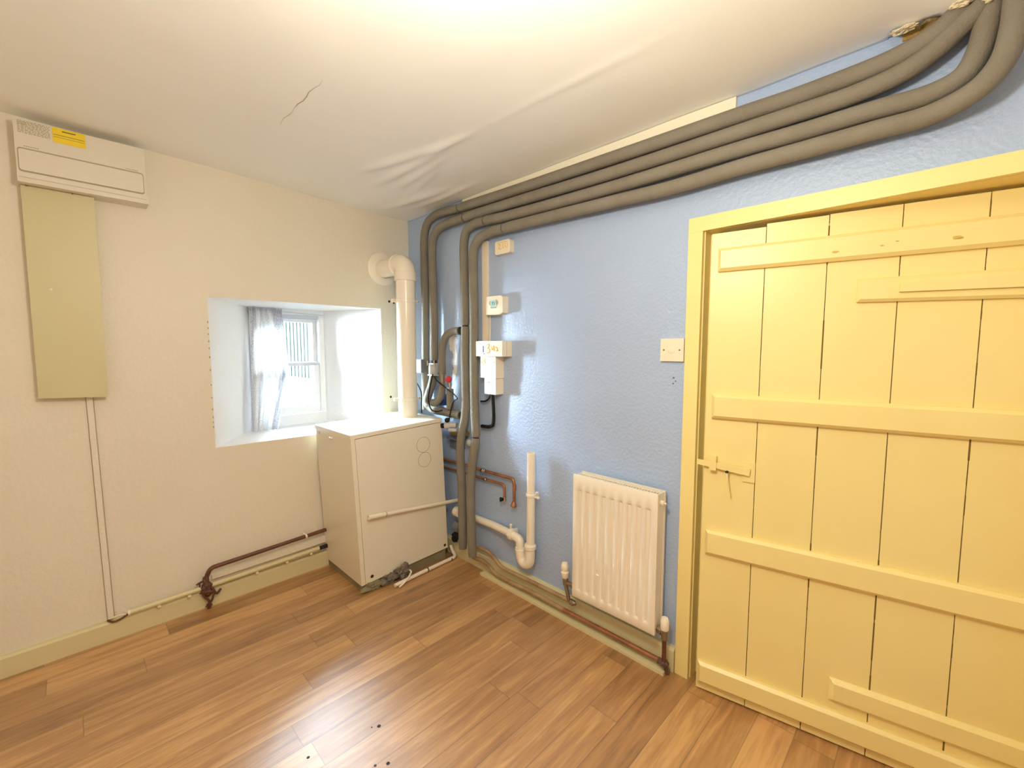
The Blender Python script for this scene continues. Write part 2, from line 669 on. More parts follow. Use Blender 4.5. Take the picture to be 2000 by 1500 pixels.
def build_left_wall():
    bm = bmesh.new()
    ys = sorted(set([YN - 0.02 + i * 0.06 for i in range(48) if YN - 0.02 + i * 0.06 < 0.0] + [WY0, WY1, 0.0]))
    zs = sorted(set([i * 0.05 for i in range(46)] + [WZ0, WZ1, 2.34]))
    ys = [y for y in ys if min(abs(y - WY0), abs(y - WY1)) > 0.012 or y in (WY0, WY1)]
    zs = [z for z in zs if min(abs(z - WZ0), abs(z - WZ1)) > 0.012 or z in (WZ0, WZ1)]
    g = {}
    for y in ys:
        for z in zs:
            x = left_x(y, z)
            if WY0 - 0.02 < y < WY1 + 0.02 and WZ0 - 0.02 < z < WZ1 + 0.02:
                x = 0.0
            g[y, z] = bm.verts.new((x, y, z))
    for a, b in zip(ys, ys[1:]):
        for c, d in zip(zs, zs[1:]):
            if a >= WY0 - 1e-6 and b <= WY1 + 1e-6 and c >= WZ0 - 1e-6 and d <= WZ1 + 1e-6:
                continue
            bm.faces.new((g[a, c], g[b, c], g[b, d], g[a, d]))
    o = obj('wall_left', bm, 'cream_wall', smooth=True)
    tag(o, 'cream painted plaster wall with a deep window recess', 'wall', kind='structure')
    # splayed recess
    X, A, B, C, D = -0.47, -0.862, -0.408, 0.790, 1.556
    bm = bmesh.new()

    def quad(p, q, r, s, n=10):
        gr = [[None] * (n + 1) for _ in range(n + 1)]
        for i in range(n + 1):
            for j in range(n + 1):
                u, v = i / n, j / n
                c = (V(p) * (1 - u) + V(q) * u) * (1 - v) + (V(s) * (1 - u) + V(r) * u) * v
                gr[i][j] = bm.verts.new(c)
        for i in range(n):
            for j in range(n):
                bm.faces.new((gr[i][j], gr[i + 1][j], gr[i + 1][j + 1], gr[i][j + 1]))
    quad((0, WY0, WZ0), (X, A, C), (X, A, D), (0, WY0, WZ1))
    quad((0, WY1, WZ0), (X, B, C), (X, B, D), (0, WY1, WZ1))
    quad((0, WY0, WZ1), (X, A, D), (X, B, D), (0, WY1, WZ1))
    quad((0, WY0, WZ0), (X, A, C), (X, B, C), (0, WY1, WZ0))
    bmesh.ops.remove_doubles(bm, verts=bm.verts, dist=1e-4)
    obj('window_recess', bm, 'reveal_paint', o, smooth=True, angle=30)['label'] = 'white painted splayed window recess'
    # outer skin of the wall round the window, extended unseen to shade the cladding
    bm = box(-0.62, -0.47, -6.0, A, -0.3, 5.2)
    box(-0.62, -0.47, B, 6.0, -0.3, 5.2, bm)
    box(-0.62, -0.47, A, B, -0.3, C, bm)
    box(-0.62, -0.47, A, B, D, 5.2, bm)
    obj('outer_face', bm, 'outside_stone', o)
    # chipped paint along the edge of the recess
    bm = bmesh.new()
    for z, s in ((1.43, .010), (1.40, .006), (1.37, .007), (1.335, .009), (1.30, .006), (1.255, .008), (1.19, .009), (1.115, .006), (1.05, .006), (0.99, .008), (0.95, .008), (0.925, .006), (0.90, .008)):
        join(bm, blob((0.001, WY0 - 0.004, z), 0.0015, 0.0032, s * 0.8, 0.3, z * 7, 1))
    obj('chipped_paint', bm, 'groove_shade', o)
    for px, pz, r in ((-0.154, 1.607, 0.008), (-0.120, 1.599, 0.006), (-0.158, 0.974, 0.008)):
        obj('plug_hole', lathe([(0, r), (0.0012, r), (0.0014, 0)], (0.001, px, pz), (1, 0, 0), 10), 'dark_hole', o)
    return o


wall_left = build_left_wall()


def build_right_wall():
    DX0, DX1, DZ = 1.972, 2.905, 1.735
    bm = bmesh.new()

    def patch(x0, x1, z0, z1):
        nx, nz = max(1, round((x1 - x0) / 0.12)), max(1, round((z1 - z0) / 0.12))
        gr = [[bm.verts.new((x0 + (x1 - x0) * i / nx, 0, z0 + (z1 - z0) * j / nz)) for j in range(nz + 1)] for i in range(nx + 1)]
        for i in range(nx):
            for j in range(nz):
                bm.faces.new((gr[i][j], gr[i + 1][j], gr[i + 1][j + 1], gr[i][j + 1]))
    patch(-0.02, DX0, 0, 2.34)
    patch(DX0, DX1, DZ, 2.34)
    patch(DX1, XR + 0.02, 0, 2.34)
    bmesh.ops.remove_doubles(bm, verts=bm.verts, dist=1e-4)
    o = obj('wall_right', bm, 'blue_wall')
    tag(o, 'pale blue painted textured wall behind the pipes, radiator and door', 'wall', kind='structure')
    for x, z, s in ((1.880, 1.185, .004), (1.888, 1.172, .003), (1.879, 1.162, .0036)):
        obj('plug_hole', lathe([(0, s), (0.001, s), (0.0012, 0)], (x, -0.0005, z), (0, -1, 0), 8), 'grey_box', o)
    for cx, cz, rx, rz, sd in ((0.478, 1.330, 0.030, 0.060, 2), (0.500, 1.225, 0.018, 0.075, 5), (0.489, 1.140, 0.014, 0.030, 8)):
        obj('bare_patch', blob((cx, 0, cz), rx, 0.0012, rz, 0.45, sd, 3, 5), 'reveal_paint', o)['label'] = 'bare white patch in the blue paint'
    # dark passage behind the doorway, closed off
    bm = box(DX0 - 0.3, DX1 + 0.3, 0.32, 0.34, 0, 2.0)
    box(DX0 - 0.3, DX0 - 0.28, 0.02, 0.34, 0, 2.0, bm)
    box(DX1 + 0.28, DX1 + 0.3, 0.02, 0.34, 0, 2.0, bm)
    box(DX0 - 0.3, DX1 + 0.3, 0.02, 0.34, 2.0, 2.02, bm)
    obj('passage', bm, 'cream_wall', o)
    return o


wall_right = build_right_wall()
o = obj('wall_rear', box(XR, XR + 0.05, YN - 0.05, 0.02, 0, 2.32), 'white_wall')
tag(o, 'white wall on the door side, behind the viewer', 'wall', kind='structure')
o = obj('wall_front', box(-0.02, XR + 0.05, YN - 0.05, YN, 0, 2.32), 'white_wall')
tag(o, 'white wall behind the viewer, facing the blue wall', 'wall', kind='structure')

# skirting boards
bm = prism([(0.0, 0, 0), (0.063, 0, 0), (0.061, 0, 0.078), (0.054, 0, 0.086), (0.0, 0, 0.090)], YN + 0.0, (0, 1, 0))
o = obj('baseboard_left', bm, 'skirting_paint', bevel=0.002)
tag(o, 'cream yellow skirting board under the window wall', 'skirting board', kind='structure')
bm = prism([(0.05, 0, 0), (0.05, -0.022, 0), (0.05, -0.022, 0.088), (0.05, -0.014, 0.098), (0.05, 0, 0.100)], 1.875, (1, 0, 0))
o = obj('baseboard_right', bm, 'skirting_paint', bevel=0.002)
tag(o, 'cream yellow skirting board under the blue wall and radiator', 'skirting board', kind='structure')

# painted batten between the top pipe and the ceiling
bm = bmesh.new()
n = 24
rows = []
for i in range(n + 1):
    x = 0.60 + (2.074 - 0.60) * i / n
    zt = ceil_z(x, -0.012) - 0.002
    zb = zt - 0.075
    rows.append([bm.verts.new(p) for p in ((x, 0.0, zb), (x, -0.014, zb), (x, -0.014, zt), (x, 0.0, zt))])
for a, b in zip(rows, rows[1:]):
    for k in range(4):
        bm.faces.new((a[k], a[(k + 1) % 4], b[(k + 1) % 4], b[k]))
bm.faces.new(rows[0])
bm.faces.new(rows[-1][::-1])
o = obj('trim_1', bm, 'batten_paint')
tag(o, 'cream painted batten between the top lagged pipe and the ceiling', 'batten', kind='structure')

# ------------------------------------------------------------------ door frame and door
fr = thing('trim_2', 'yellow painted timber door frame around the plank door', 'door frame', (1.95, 0, 0), kind='structure')
bm = box(1.928, 1.980, -0.018, 0.0, 0, 1.722)
obj('architrave', bm, 'yellow_frame', fr, bevel=0.004)
bm = box(2.895, 2.948, -0.018, 0.0, 0, 1.722)
obj('architrave', bm, 'yellow_frame', fr, bevel=0.004)
bm = box(1.928, 2.948, -0.018, 0.0, 1.7225, 1.774)
obj('architrave', bm, 'yellow_frame', fr, bevel=0.004)
bm = box(1.952, 1.984, 0.0005, 0.17, 0, 1.74)
obj('jamb', bm, 'yellow_frame', fr, bevel=0.002)
bm = box(2.888, 2.92, 0.0005, 0.17, 0, 1.74)
obj('jamb', bm, 'yellow_frame', fr, bevel=0.002)
bm = box(1.9845, 2.8875, 0.0005, 0.17, 1.722, 1.752)
obj('head_jamb', bm, 'yellow_frame', fr, bevel=0.002)
bm = box(1.9845, 2.012, 0.05, 0.17, 0, 1.7215)
box(2.012, 2.8875, 0.14, 0.17, 1.695, 1.7215, bm)
obj('door_stop', bm, 'yellow_frame', fr)
bm = box(1.9845, 2.022, 0.0505, 0.072, 1.655, 1.69)
obj('keep', bm, 'dark_hole', fr)

dr = thing('door_1', 'yellow painted ledged plank door standing slightly ajar', 'door', (2.02, -0.035, 0), (0, 0, math.radians(10.2)), kind='structure')
DM = world_of(dr)


def dbox(t0, t1, n0, n1, z0, z1, bm=None):
    return box(t0, t1, n0, n1, z0, z1, bm, DM)


edges = [0.0, 0.166, 0.335, 0.507, 0.681, 0.838]
for i in range(5):
    ztop = 1.700 + 0.012 * min(1, i / 1.2)
    bm = dbox(edges[i] + (0.0012 if i else 0), edges[i + 1] - 0.0012, 0, 0.026, 0.006, ztop)
    obj('board', bm, 'yellow_door', dr, bevel=0.0022)
# gaps where the paint has cracked between the boards
for i, e in enumerate(edges[1:-1]):
    bm = bmesh.new()
    z = 0.02
    while z < 1.69:
        h = random.uniform(0.02, 0.16)
        w = max(0.0003, random.choice([0.0005, 0.0009, 0.0014, 0.0020]) * (1.0 if i else 0.7))
        bx = dbox(e - w, e + w, -0.0003, 0.004, z, min(1.69, z + h))
        join(bm, bx)
        z += h + random.choice([0.0, 0.01, 0.03])
    obj('gap', bm, 'door_gap', dr)['label'] = 'dark crack between two boards'
# ledges with chamfered edges


def ledge(t0, t1, z0, z1, th=0.022, ch=0.010, z0b=None, z1b=None):
    z0b = z0 if z0b is None else z0b
    z1b = z1 if z1b is None else z1b
    b = bmesh.new()
    back = [(t0, 0, z0), (t1, 0, z0b), (t1, 0, z1b), (t0, 0, z1)]
    front = [(t0 + ch, -th, z0 + ch), (t1, -th, z0b + ch), (t1, -th, z1b - ch), (t0 + ch, -th, z1 - ch)]
    mid = [(t0, -th + ch, z0), (t1, -th + ch, z0b), (t1, -th + ch, z1b), (t0, -th + ch, z1)]
    A, Bq, Cq = ([b.verts.new(DM @ V(p)) for p in q] for q in (back, mid, front))
    b.faces.new(A)
    b.faces.new(Cq)
    for P, Q in ((A, Bq), (Bq, Cq)):
        for k in range(4):
            b.faces.new((P[k], P[(k + 1) % 4], Q[(k + 1) % 4], Q[k]))
    return b


for t0, z0, z1 in ((0.024, 1.566, 1.645), (0.021, 1.050, 1.136), (0.016, 0.545, 0.636), (0.006, 0.040, 0.121)):
    obj('ledge', ledge(t0, 0.836, z0, z1), 'yellow_door', dr, smooth=True, angle=20)
obj('mending_board', ledge(0.413, 0.836, 1.438, 1.507, 0.018, 0.008, 1.428, 1.507), 'yellow_door', dr)
b = prism([DM @ V((0.507, -0.018, 1.461)), DM @ V((0.836, -0.018, 1.455)), DM @ V((0.836, -0.018, 1.492)), DM @ V((0.507, -0.018, 1.484))], 0.010, DM.to_3x3() @ V((0, -1, 0)))
obj('mending_strip', b, 'yellow_door', dr, bevel=0.003)
obj('mending_board', ledge(0.405, 0.836, 0.152, 0.229, 0.016, 0.012), 'yellow_door', dr)
for t_, z_, r_ in ((0.352, 1.592, 0.010), (0.462, 1.597, 0.005), (0.616, 1.598, 0.012), (0.495, 1.605, 0.004)):
    obj('dent', blob(DM @ V((t_, -0.0222, z_)), r_, 0.0016, r_ * 0.35, 0.4, t_ * 9, 2), 'dent_yellow', dr)
# thumb latch
la = obj('latch', join(prism([DM @ V(p) for p in ((-0.020, -0.008, 0.876), (0.150, -0.008, 0.858), (0.152, -0.008, 0.882), (-0.020, -0.008, 0.894))], 0.008, DM.to_3x3() @ V((0, -1, 0)))), 'yellow_door', dr, bevel=0.002)
b = dbox(0.128, 0.166, -0.006, 0, 0.834, 0.902)
obj('latch_plate', b, 'yellow_door', la, bevel=0.0015)
b = dbox(0.022, 0.044, -0.022, 0, 0.862, 0.912)
obj('latch_keeper', b, 'yellow_door', la, bevel=0.002)
b = tube([DM @ V(p) for p in ((0.080, -0.018, 0.866), (0.083, -0.024, 0.835), (0.092, -0.016, 0.775))], 0.0026, 8)
obj('latch_lift', b, 'yellow_frame', la, smooth=True)
b = blob(DM @ V((0.080, -0.017, 0.862)), 0.006, 0.006, 0.006, 0.2, 2, 2)
obj('latch_pivot', b, 'dark_hole', la)

# ------------------------------------------------------------------ window
wn = thing('window_1', 'white painted sash window at the back of the recess', 'window', (-0.49, -0.635, 0.79), kind='structure')
A, B = -0.862, -0.408
bm = box(-0.53, -0.445, B - 0.034, B, 0.855, 1.556)
box(-0.53, -0.445, A, A + 0.034, 0.855, 1.556, bm)
box(-0.53, -0.445, A + 0.0345, B - 0.0345, 1.520, 1.556, bm)
obj('window_frame', bm, 'window_white', wn, bevel=0.003)
bm = box(-0.52, -0.452, A + 0.034, B - 0.034, 1.500, 1.5195)
obj('head_bead', bm, 'window_grey', wn, bevel=0.002)
bm = prism([(-0.47, A, 0.79), (-0.44, A, 0.79), (-0.455, A, 0.853), (-0.53, A, 0.858), (-0.53, A, 0.79)], B - A, (0, 1, 0))
obj('sill_board', bm, 'window_white', wn, bevel=0.002)


def sash(x0, x1, z0, z1, name, bot, top, st=0.026):
    y0, y1 = A + 0.035, B - 0.035
    b = box(x0, x1, y0, y0 + st, z0, z1)
    box(x0, x1, y1 - st, y1, z0, z1, b)
    box(x0, x1, y0 + st, y1 - st, z0, z0 + bot, b)
    box(x0, x1, y0 + st, y1 - st, z1 - top, z1, b)
    s = obj(name, b, 'window_white', wn, bevel=0.003)
    xm = (x0 + x1) / 2
    obj('pane', box(xm - 0.002, xm + 0.002, y0 + st - 0.003, y1 - st + 0.003, z0 + bot - 0.003, z1 - top + 0.003), 'glass', s)
    return s


sash(-0.528, -0.500, 1.180, 1.499, 'upper_sash', 0.026, 0.024, 0.022)
s = sash(-0.498, -0.462, 0.860, 1.205, 'lower_sash', 0.048, 0.024, 0.032)
obj('meeting_rail', box(-0.4615, -0.456, A + 0.04, B - 0.04, 1.183, 1.203), 'window_grey', s, bevel=0.001)

# net curtain bunched to one side
cu = thing('net_curtain', 'white net curtain with lace edging bunched at one side of the window', 'curtain', (-0.42, -0.78, 0.80))
NU, NV = 90, 40


def curtain(u0, u1, off=0.0):
    bm = bmesh.new()
    g = []
    for i in range(NU + 1):
        u = u0 + (u1 - u0) * i / NU
        col = []
        for j in range(NV + 1):
            v = j / NV
            z = 1.545 - 0.748 * v
            bul = math.sin(PI * min(1, v * 1.05))**0.8
            left = -0.868 - 0.055 * v
            right = -0.690 + 0.022 * bul - 0.075 * max(0, v - 0.55) / 0.45
            y = left + (right - left) * u + 0.004 * math.sin(u * 23 + v * 3)
            amp = (0.006 + 0.016 * v)
            x = -0.405 + off + amp * math.sin(u * 34 + 1.5 * math.sin(v * 2.2)) + 0.006 * math.sin(u * 71 + v * 4) + 0.012 * bul + 0.095 * v * v
            col.append(bm.verts.new((x, y, z)))
        g.append(col)
    for i in range(NU):
        for j in range(NV):
            bm.faces.new((g[i][j], g[i + 1][j], g[i + 1][j + 1], g[i][j + 1]))
    return bm


obj('net', curtain(0.10, 0.86), 'net_fabric', cu, smooth=True, angle=180)
for a, b in ((0.0, 0.10), (0.72, 1.0)):
    o = obj('lace_border', curtain(a, b, 0.004), 'lace_edge', cu, smooth=True, angle=180)
obj('curtain_wire', cyl((-0.41, -0.875, 1.540), (-0.41, -0.400, 1.522), 0.003, 8), 'window_grey', cu, smooth=True)
bm = bmesh.new()
for k in range(26):
    y = -0.868 + k * 0.0072
    join(bm, ring((-0.405 + 0.006 * math.sin(k * 2.1), y, 1.542), (0.25, 1, 0.1 * math.sin(k)), 0.010, 0.0018, 12, 5))
obj('gathered_heading', bm, 'window_grey', cu, smooth=True)

# ------------------------------------------------------------------ outside the window
o = obj('outside_ground', box(-9, -0.63, -6, 6, -0.35, -0.30), 'outside_ground')
tag(o, 'pale ground outside the window', 'ground', kind='structure')
cl = thing('corrugated_wall', 'pale corrugated metal cladding of a shed seen through the window', 'shed wall', (-3.4, 0, 0.9))
bm = bmesh.new()
pr = []
k0 = 0
pitch = 0.040
prof = ((0.0, 0.0), (0.30, 0.0), (0.42, -0.022), (0.58, -0.022), (0.70, 0.0))
yy = -1.6
while yy < 2.0:
    for f, d in prof:
        pr.append((yy + f * pitch, -3.0 + d))
    yy += pitch
lo = [bm.verts.new((x, y, 0.90)) for y, x in pr]
hi = [bm.verts.new((x, y, 1.95)) for y, x in pr]
for i in range(len(pr) - 1):
    bm.faces.new((lo[i], lo[i + 1], hi[i + 1], hi[i]))
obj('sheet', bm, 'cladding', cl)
bm = bmesh.new()
yy = -1.6 + 0.5 * pitch
while yy < 2.0:
    box(yy * 0 - 3.0215, -3.0195, yy - 0.0055, yy + 0.0055, 0.90, 1.95, bm)
    yy += pitch
obj('groove_shading', bm, 'cladding_shade', cl)  # darker strips that put the shade of the grooves into colour
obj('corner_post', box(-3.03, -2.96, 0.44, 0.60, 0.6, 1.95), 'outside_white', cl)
obj('shade_overhang', box(-4.2, -2.62, -2.0, 2.4, 1.95, 2.0), 'outside_stone', cl)  # unseen overhang, added to keep sky light off the cladding
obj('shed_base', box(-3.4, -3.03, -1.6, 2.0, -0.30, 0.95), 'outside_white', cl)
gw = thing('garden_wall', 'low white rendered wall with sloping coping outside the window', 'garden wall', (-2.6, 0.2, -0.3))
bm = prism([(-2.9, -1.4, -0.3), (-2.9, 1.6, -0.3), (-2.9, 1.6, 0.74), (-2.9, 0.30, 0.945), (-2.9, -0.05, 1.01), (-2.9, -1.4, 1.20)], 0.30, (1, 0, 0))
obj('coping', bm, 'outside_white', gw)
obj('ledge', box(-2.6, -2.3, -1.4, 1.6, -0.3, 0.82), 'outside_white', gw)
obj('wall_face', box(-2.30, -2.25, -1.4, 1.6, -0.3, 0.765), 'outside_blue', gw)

# ------------------------------------------------------------------ consumer unit and cupboard on the left wall
cu = thing('consumer_unit', 'cream fuse box with a yellow label high on the wall at ceiling level', 'fuse box', (0.0, -1.565, 1.93))
bm = box(0.001, 0.088, -1.756, -1.376, 1.968, 2.166)
obj('housing', bm, 'consumer_plastic', cu, bevel=0.006, seg=3)
bm = box(0.001, 0.096, -1.756, -1.372, 1.932, 1.9675)
obj('bottom_rail', bm, 'consumer_plastic', cu, bevel=0.004)
obj('rail_line', box(0.0955, 0.0966, -1.752, -1.378, 1.9495, 1.951), 'groove_shade', cu)


def rrect(y0, y1, z0, z1, r, x, n=5):
    p = []
    for cy, cz, a0 in ((y1 - r, z1 - r, 0), (y0 + r, z1 - r, 90), (y0 + r, z0 + r, 180), (y1 - r, z0 + r, 270)):
        for k in range(n + 1):
            a = math.radians(a0 + 90 * k / n)
            p.append((x, cy + r * math.cos(a), cz + r * math.sin(a)))
    return p


obj('flap_recess', prism(rrect(-1.751, -1.383, 1.972, 2.062, 0.010, 0.0870), 0.0016, (1, 0, 0)), 'groove_shade', cu)
obj('access_flap', prism(rrect(-1.748, -1.386, 1.977, 2.0555, 0.008, 0.0871), 0.0055, (1, 0, 0)), 'consumer_plastic', cu, bevel=0.002)
obj('finger_notch', lathe([(0, 0.016), (0.0008, 0.016), (0.0009, 0)], (0.0926, -1.555, 2.022), (1, 0, 0), 20), 'consumer_plastic', cu)
ye = obj('warning_label', box(0.0878, 0.0893, -1.653, -1.560, 2.109, 2.1655), 'yellow_label', cu)
bm = box(0.0892, 0.0899, -1.626, -1.588, 2.1535, 2.157)
box(0.0892, 0.0899, -1.651, -1.563, 2.138, 2.1395, bm)
box(0.0892, 0.0899, -1.651, -1.563, 2.1300, 2.1308, bm)
obj('label_print', bm, 'dark_ink', ye)
# small print: rows of short dashes, too fine to read
bm = bmesh.new()
for r_ in range(9):
    y = -1.745
    z = 2.160 - r_ * 0.0052
    while y < -1.663:
        L_ = random.uniform(0.003, 0.010)
        box(0.0880, 0.0886, y, min(-1.660, y + L_), z - 0.0012, z + 0.0010, bm)
        y += L_ + 0.0025
obj('notice_print', bm, 'print_ink', cu)
bm = bmesh.new()
for r_ in range(2):
    y = -1.744
    while y < -1.722:
        L_ = random.uniform(0.003, 0.007)
        box(0.0880, 0.0887, y, y + L_, 2.1535 - r_ * 0.006, 2.1565 - r_ * 0.006, bm)
        y += L_ + 0.0015
obj('heading_print', bm, 'print_ink', cu)
for a, b_, z in ((-1.733, -1.694, 2.0675), (-1.440, -1.400, 2.0665)):
    bm = bmesh.new()
    y = a
    while y < b_:
        box(0.0880, 0.0886, y, y + 0.004, z, z + 0.0026, bm)
        y += 0.0058
    obj('small_print', bm, 'print_ink', cu)

cb = thing('wall_cupboard', 'tall narrow cream painted board cover below the fuse box', 'cover panel', (0.0, -1.655, 1.09))
obj('side_frame', box(0.001, 0.034, -1.752, -1.557, 1.100, 1.9305), 'cupboard_paint', cb, bevel=0.003)
obj('cover_board', prism([(0.0345, -1.754, 1.098), (0.0345, -1.549, 1.089), (0.0345, -1.546, 1.930), (0.0345, -1.752, 1.930)], 0.017, (1, 0, 0)), 'cupboard_paint', cb, bevel=0.003)
obj('screw_head', lathe([(0, 0.004), (0.0012, 0.004), (0.002, 0)], (0.0514, -1.693, 1.536), (1, 0, 0), 10), 'white_plastic', cb)
obj('hinge_pin', lathe([(0, 0.004), (0.012, 0.004)], (0.052, -1.735, 1.9275), (0, 0, 1), 8), 'tarnished', cb)
obj('hinge_pin', lathe([(0, 0.003), (0.012, 0.003)], (0.052, -1.610, 1.927), (0, 0, 1), 8), 'tarnished', cb)

tr_z = (0.094, 0.3, 0.5, 0.7, 0.9, 1.088)
bm = prism([(left_x(-1.6, z) + 0.0005, -1.617 + 0.012 * (1.08 - z), z) for z in (0.094, 0.3, 0.5, 0.7, 0.9, 1.088)] +
           [(left_x(-1.6, z) + 0.013, -1.617 + 0.012 * (1.08 - z), z) for z in (1.088, 0.9, 0.7, 0.5, 0.3, 0.094)], 0.020, (0, 1, 0))
o = obj('cable_trunking', bm, 'cream_wall')
tag(o, 'narrow cream cable trunking running down from the cover panel to the skirting', 'trunking')
for dy, w in ((0.0203, 0.0030), (-0.0023, 0.0020)):
    obj('edge_gap', prism([(left_x(-1.6, z) + 0.0006, -1.617 + dy + 0.012 * (1.08 - z), z) for z in tr_z] + [(left_x(-1.6, z) + 0.0035, -1.617 + dy + 0.012 * (1.08 - z), z) for z in tr_z[::-1]], w, (0, 1, 0)), 'groove_shade', o)

# ------------------------------------------------------------------ pipework along the window wall
lp = thing('copper_pipe', 'dark brown painted pipe above the skirting, bending down at its left end', 'pipe', (0.08, -0.9, 0.2))
obj('pipe_run', tube(fillet([(0.078, -0.642, 0.2275), (0.078, -1.225, 0.203), (0.078, -1.247, 0.150)], 0.022), 0.0105), 'brown_pipe', lp, smooth=True)
obj('pipe_clip', join(cyl((0.078, -0.757, 0.2225), (0.078, -0.767, 0.2220), 0.0125), box(0.03, 0.078, -0.766, -0.758, 0.2155, 0.229)), 'cream_plastic', lp, smooth=True)

gc = thing('stopcock', 'rusty old stopcock with torn tape at the end of the brown pipe', 'stopcock', (0.08, -1.25, 0.1))
obj('valve_body', join(cyl((0.078, -1.245, 0.165), (0.080, -1.244, 0.128), 0.013), blob((0.082, -1.243, 0.120), 0.018, 0.022, 0.022, 0.3, 1)), 'rusty', gc, smooth=True)
obj('packing_nut', lathe([(0, 0.014), (0.018, 0.014), (0.020, 0.010)], (0.078, -1.246, 0.158), (0, 0.1, -1), 6), 'tarnished', gc)
obj('spindle', join(cyl((0.078, -1.250, 0.150), (0.080, -1.285, 0.140), 0.0045, 10), cyl((0.080, -1.272, 0.143), (0.078, -1.270, 0.105), 0.003, 8)), 'rusty', gc, smooth=True)
obj('lever', join(tube(smooth_path([(0.082, -1.232, 0.128), (0.086, -1.214, 0.085), (0.088, -1.205, 0.068), (0.085, -1.185, 0.084)]), 0.0055, 10)), 'rusty', gc, smooth=True)
bm = tube(smooth_path([(0.082, -1.265, 0.108), (0.086, -1.255, 0.070), (0.084, -1.238, 0.040), (0.080, -1.236, 0.006)]), 0.006, 8)
join(bm, tube(smooth_path([(0.084, -1.215, 0.075), (0.088, -1.225, 0.045), (0.082, -1.238, 0.020)]), 0.0055, 8), blob((0.083, -1.243, 0.092), 0.012, 0.024, 0.022, 0.5, 4),
     blob((0.079, -1.238, 0.012), 0.010, 0.012, 0.012, 0.4, 6))
obj('torn_tape', bm, 'brown_pipe', gc, smooth=True)

wp = thing('conduit', 'cream painted pipe resting along the top of the skirting', 'pipe', (0.07, -1.1, 0.11))
obj('pipe_run', tube([(0.074, -1.535, 0.108), (0.076, -1.24, 0.113), (0.076, -0.642, 0.1275)], 0.011), 'skirting_paint', wp, smooth=True)
for y, z in ((-1.430, 0.103), (-1.315, 0.105), (-1.02, 0.111), (-0.87, 0.115), (-0.74, 0.119)):
    obj('pipe_clip', box(0.045, 0.089, y - 0.006, y + 0.006, z - 0.011, z - 0.002), 'cream_plastic', wp, bevel=0.002)
obj('end_cap', cyl((0.0745, -1.531, 0.1081), (0.0745, -1.539, 0.1079), 0.0125), 'cream_plastic', wp, smooth=True)
obj('bare_patch', cyl((0.0762, -0.690, 0.1262), (0.0762, -0.6425, 0.1274), 0.0118), 'dark_hole', wp, smooth=True)
bd = thing('backing_batten', 'flat cream batten between the brown pipe and the cream pipe', 'batten', (0.05, -0.9, 0.16))
obj('batten', prism([(0.026, -1.215, 0.132), (0.026, -0.643, 0.142), (0.026, -0.643, 0.185), (0.026, -1.215, 0.152)], 0.030, (1, 0, 0)), 'cream_wall', bd, bevel=0.002)
te = thing('torn_cable', 'frayed cable end lying on the skirting below the narrow trunking', 'cable', (0.06, -1.58, 0.09))
obj('outer_sheath', tube(smooth_path([(0.058, -1.607, 0.098), (0.070, -1.590, 0.088), (0.072, -1.565, 0.090), (0.070, -1.540, 0.100)]), 0.0045, 8), 'brown_pipe', te, smooth=True)
obj('inner_core', tube(smooth_path([(0.060, -1.604, 0.102), (0.068, -1.588, 0.106), (0.068, -1.568, 0.108), (0.070, -1.545, 0.103)]), 0.0030, 8), 'cream_plastic', te, smooth=True)

# ------------------------------------------------------------------ boiler
by0, by1, bx0, bx1, bh = -0.640, -0.080, 0.052, 0.500, 0.815
bo = thing('boiler', 'white enamelled floor standing boiler in the corner under the flue', 'boiler', (bx0, by0, 0.042), (math.radians(2.6), 0, 0))
BM = world_of(bo)


def bbox_(x0, x1, y0, y1, z0, z1, bm=None):
    """box in the boiler's own frame (x out of the wall, y to the right, z up)"""
    return box(x0, x1, y0, y1, z0, z1, bm, BM)


W, D = 0.566, 0.448
obj('casing', bbox_(0, D - 0.012, 0, W, 0, bh - 0.022), 'boiler_enamel', bo, bevel=0.004)
obj('side_trim', bbox_(D - 0.0115, D + 0.004, 0, 0.022, 0.0, bh - 0.022), 'boiler_enamel', bo, bevel=0.004)
obj('front_panel', bbox_(D - 0.0115, D + 0.003, 0.0245, W, 0.0, bh - 0.025), 'boiler_enamel', bo, bevel=0.004)
obj('top_panel', bbox_(-0.005, D + 0.008, -0.003, W + 0.003, bh - 0.021, bh), 'boiler_enamel', bo, bevel=0.006, seg=3)
for cz in (0.680, 0.590):
    R = 0.045 if cz > 0.65 else 0.043
    obj('ring_mark', ring(BM @ V((D + 0.0035, 0.430 + (0.004 if cz < 0.65 else 0), cz)), BM.to_3x3() @ V((1, 0, 0)), R, 0.0011, 56, 6), 'print_ink', bo, smooth=True)['label'] = 'thin brown ring mark on the front panel'
obj('screw', lathe([(0, 0.009), (0.002, 0.009), (0.003, 0.005)], BM @ V((D + 0.003, 0.062, 0.030)), BM.to_3x3() @ V((1, 0, 0)), 14), 'dark_hole', bo)
obj('screw', lathe([(0, 0.009), (0.002, 0.009), (0.003, 0.005)], BM @ V((D + 0.001, 0.545, 0.022)), BM.to_3x3() @ V((1, 0, 0)), 14), 'dark_hole', bo)
obj('side_knob', blob(BM @ V((0.215, -0.004, bh - 0.045)), 0.022, 0.008, 0.006, 0.02, 1), 'flue_white', bo, smooth=True)
obj('side_catch', bbox_(0.03, 0.06, -0.006, 0.001, bh - 0.045, bh - 0.030), 'grey_valve', bo, bevel=0.002)
obj('print_line', bbox_(D + 0.0028, D + 0.0033, 0.300, 0.372, 0.706, 0.709), 'consumer_plastic', bo)
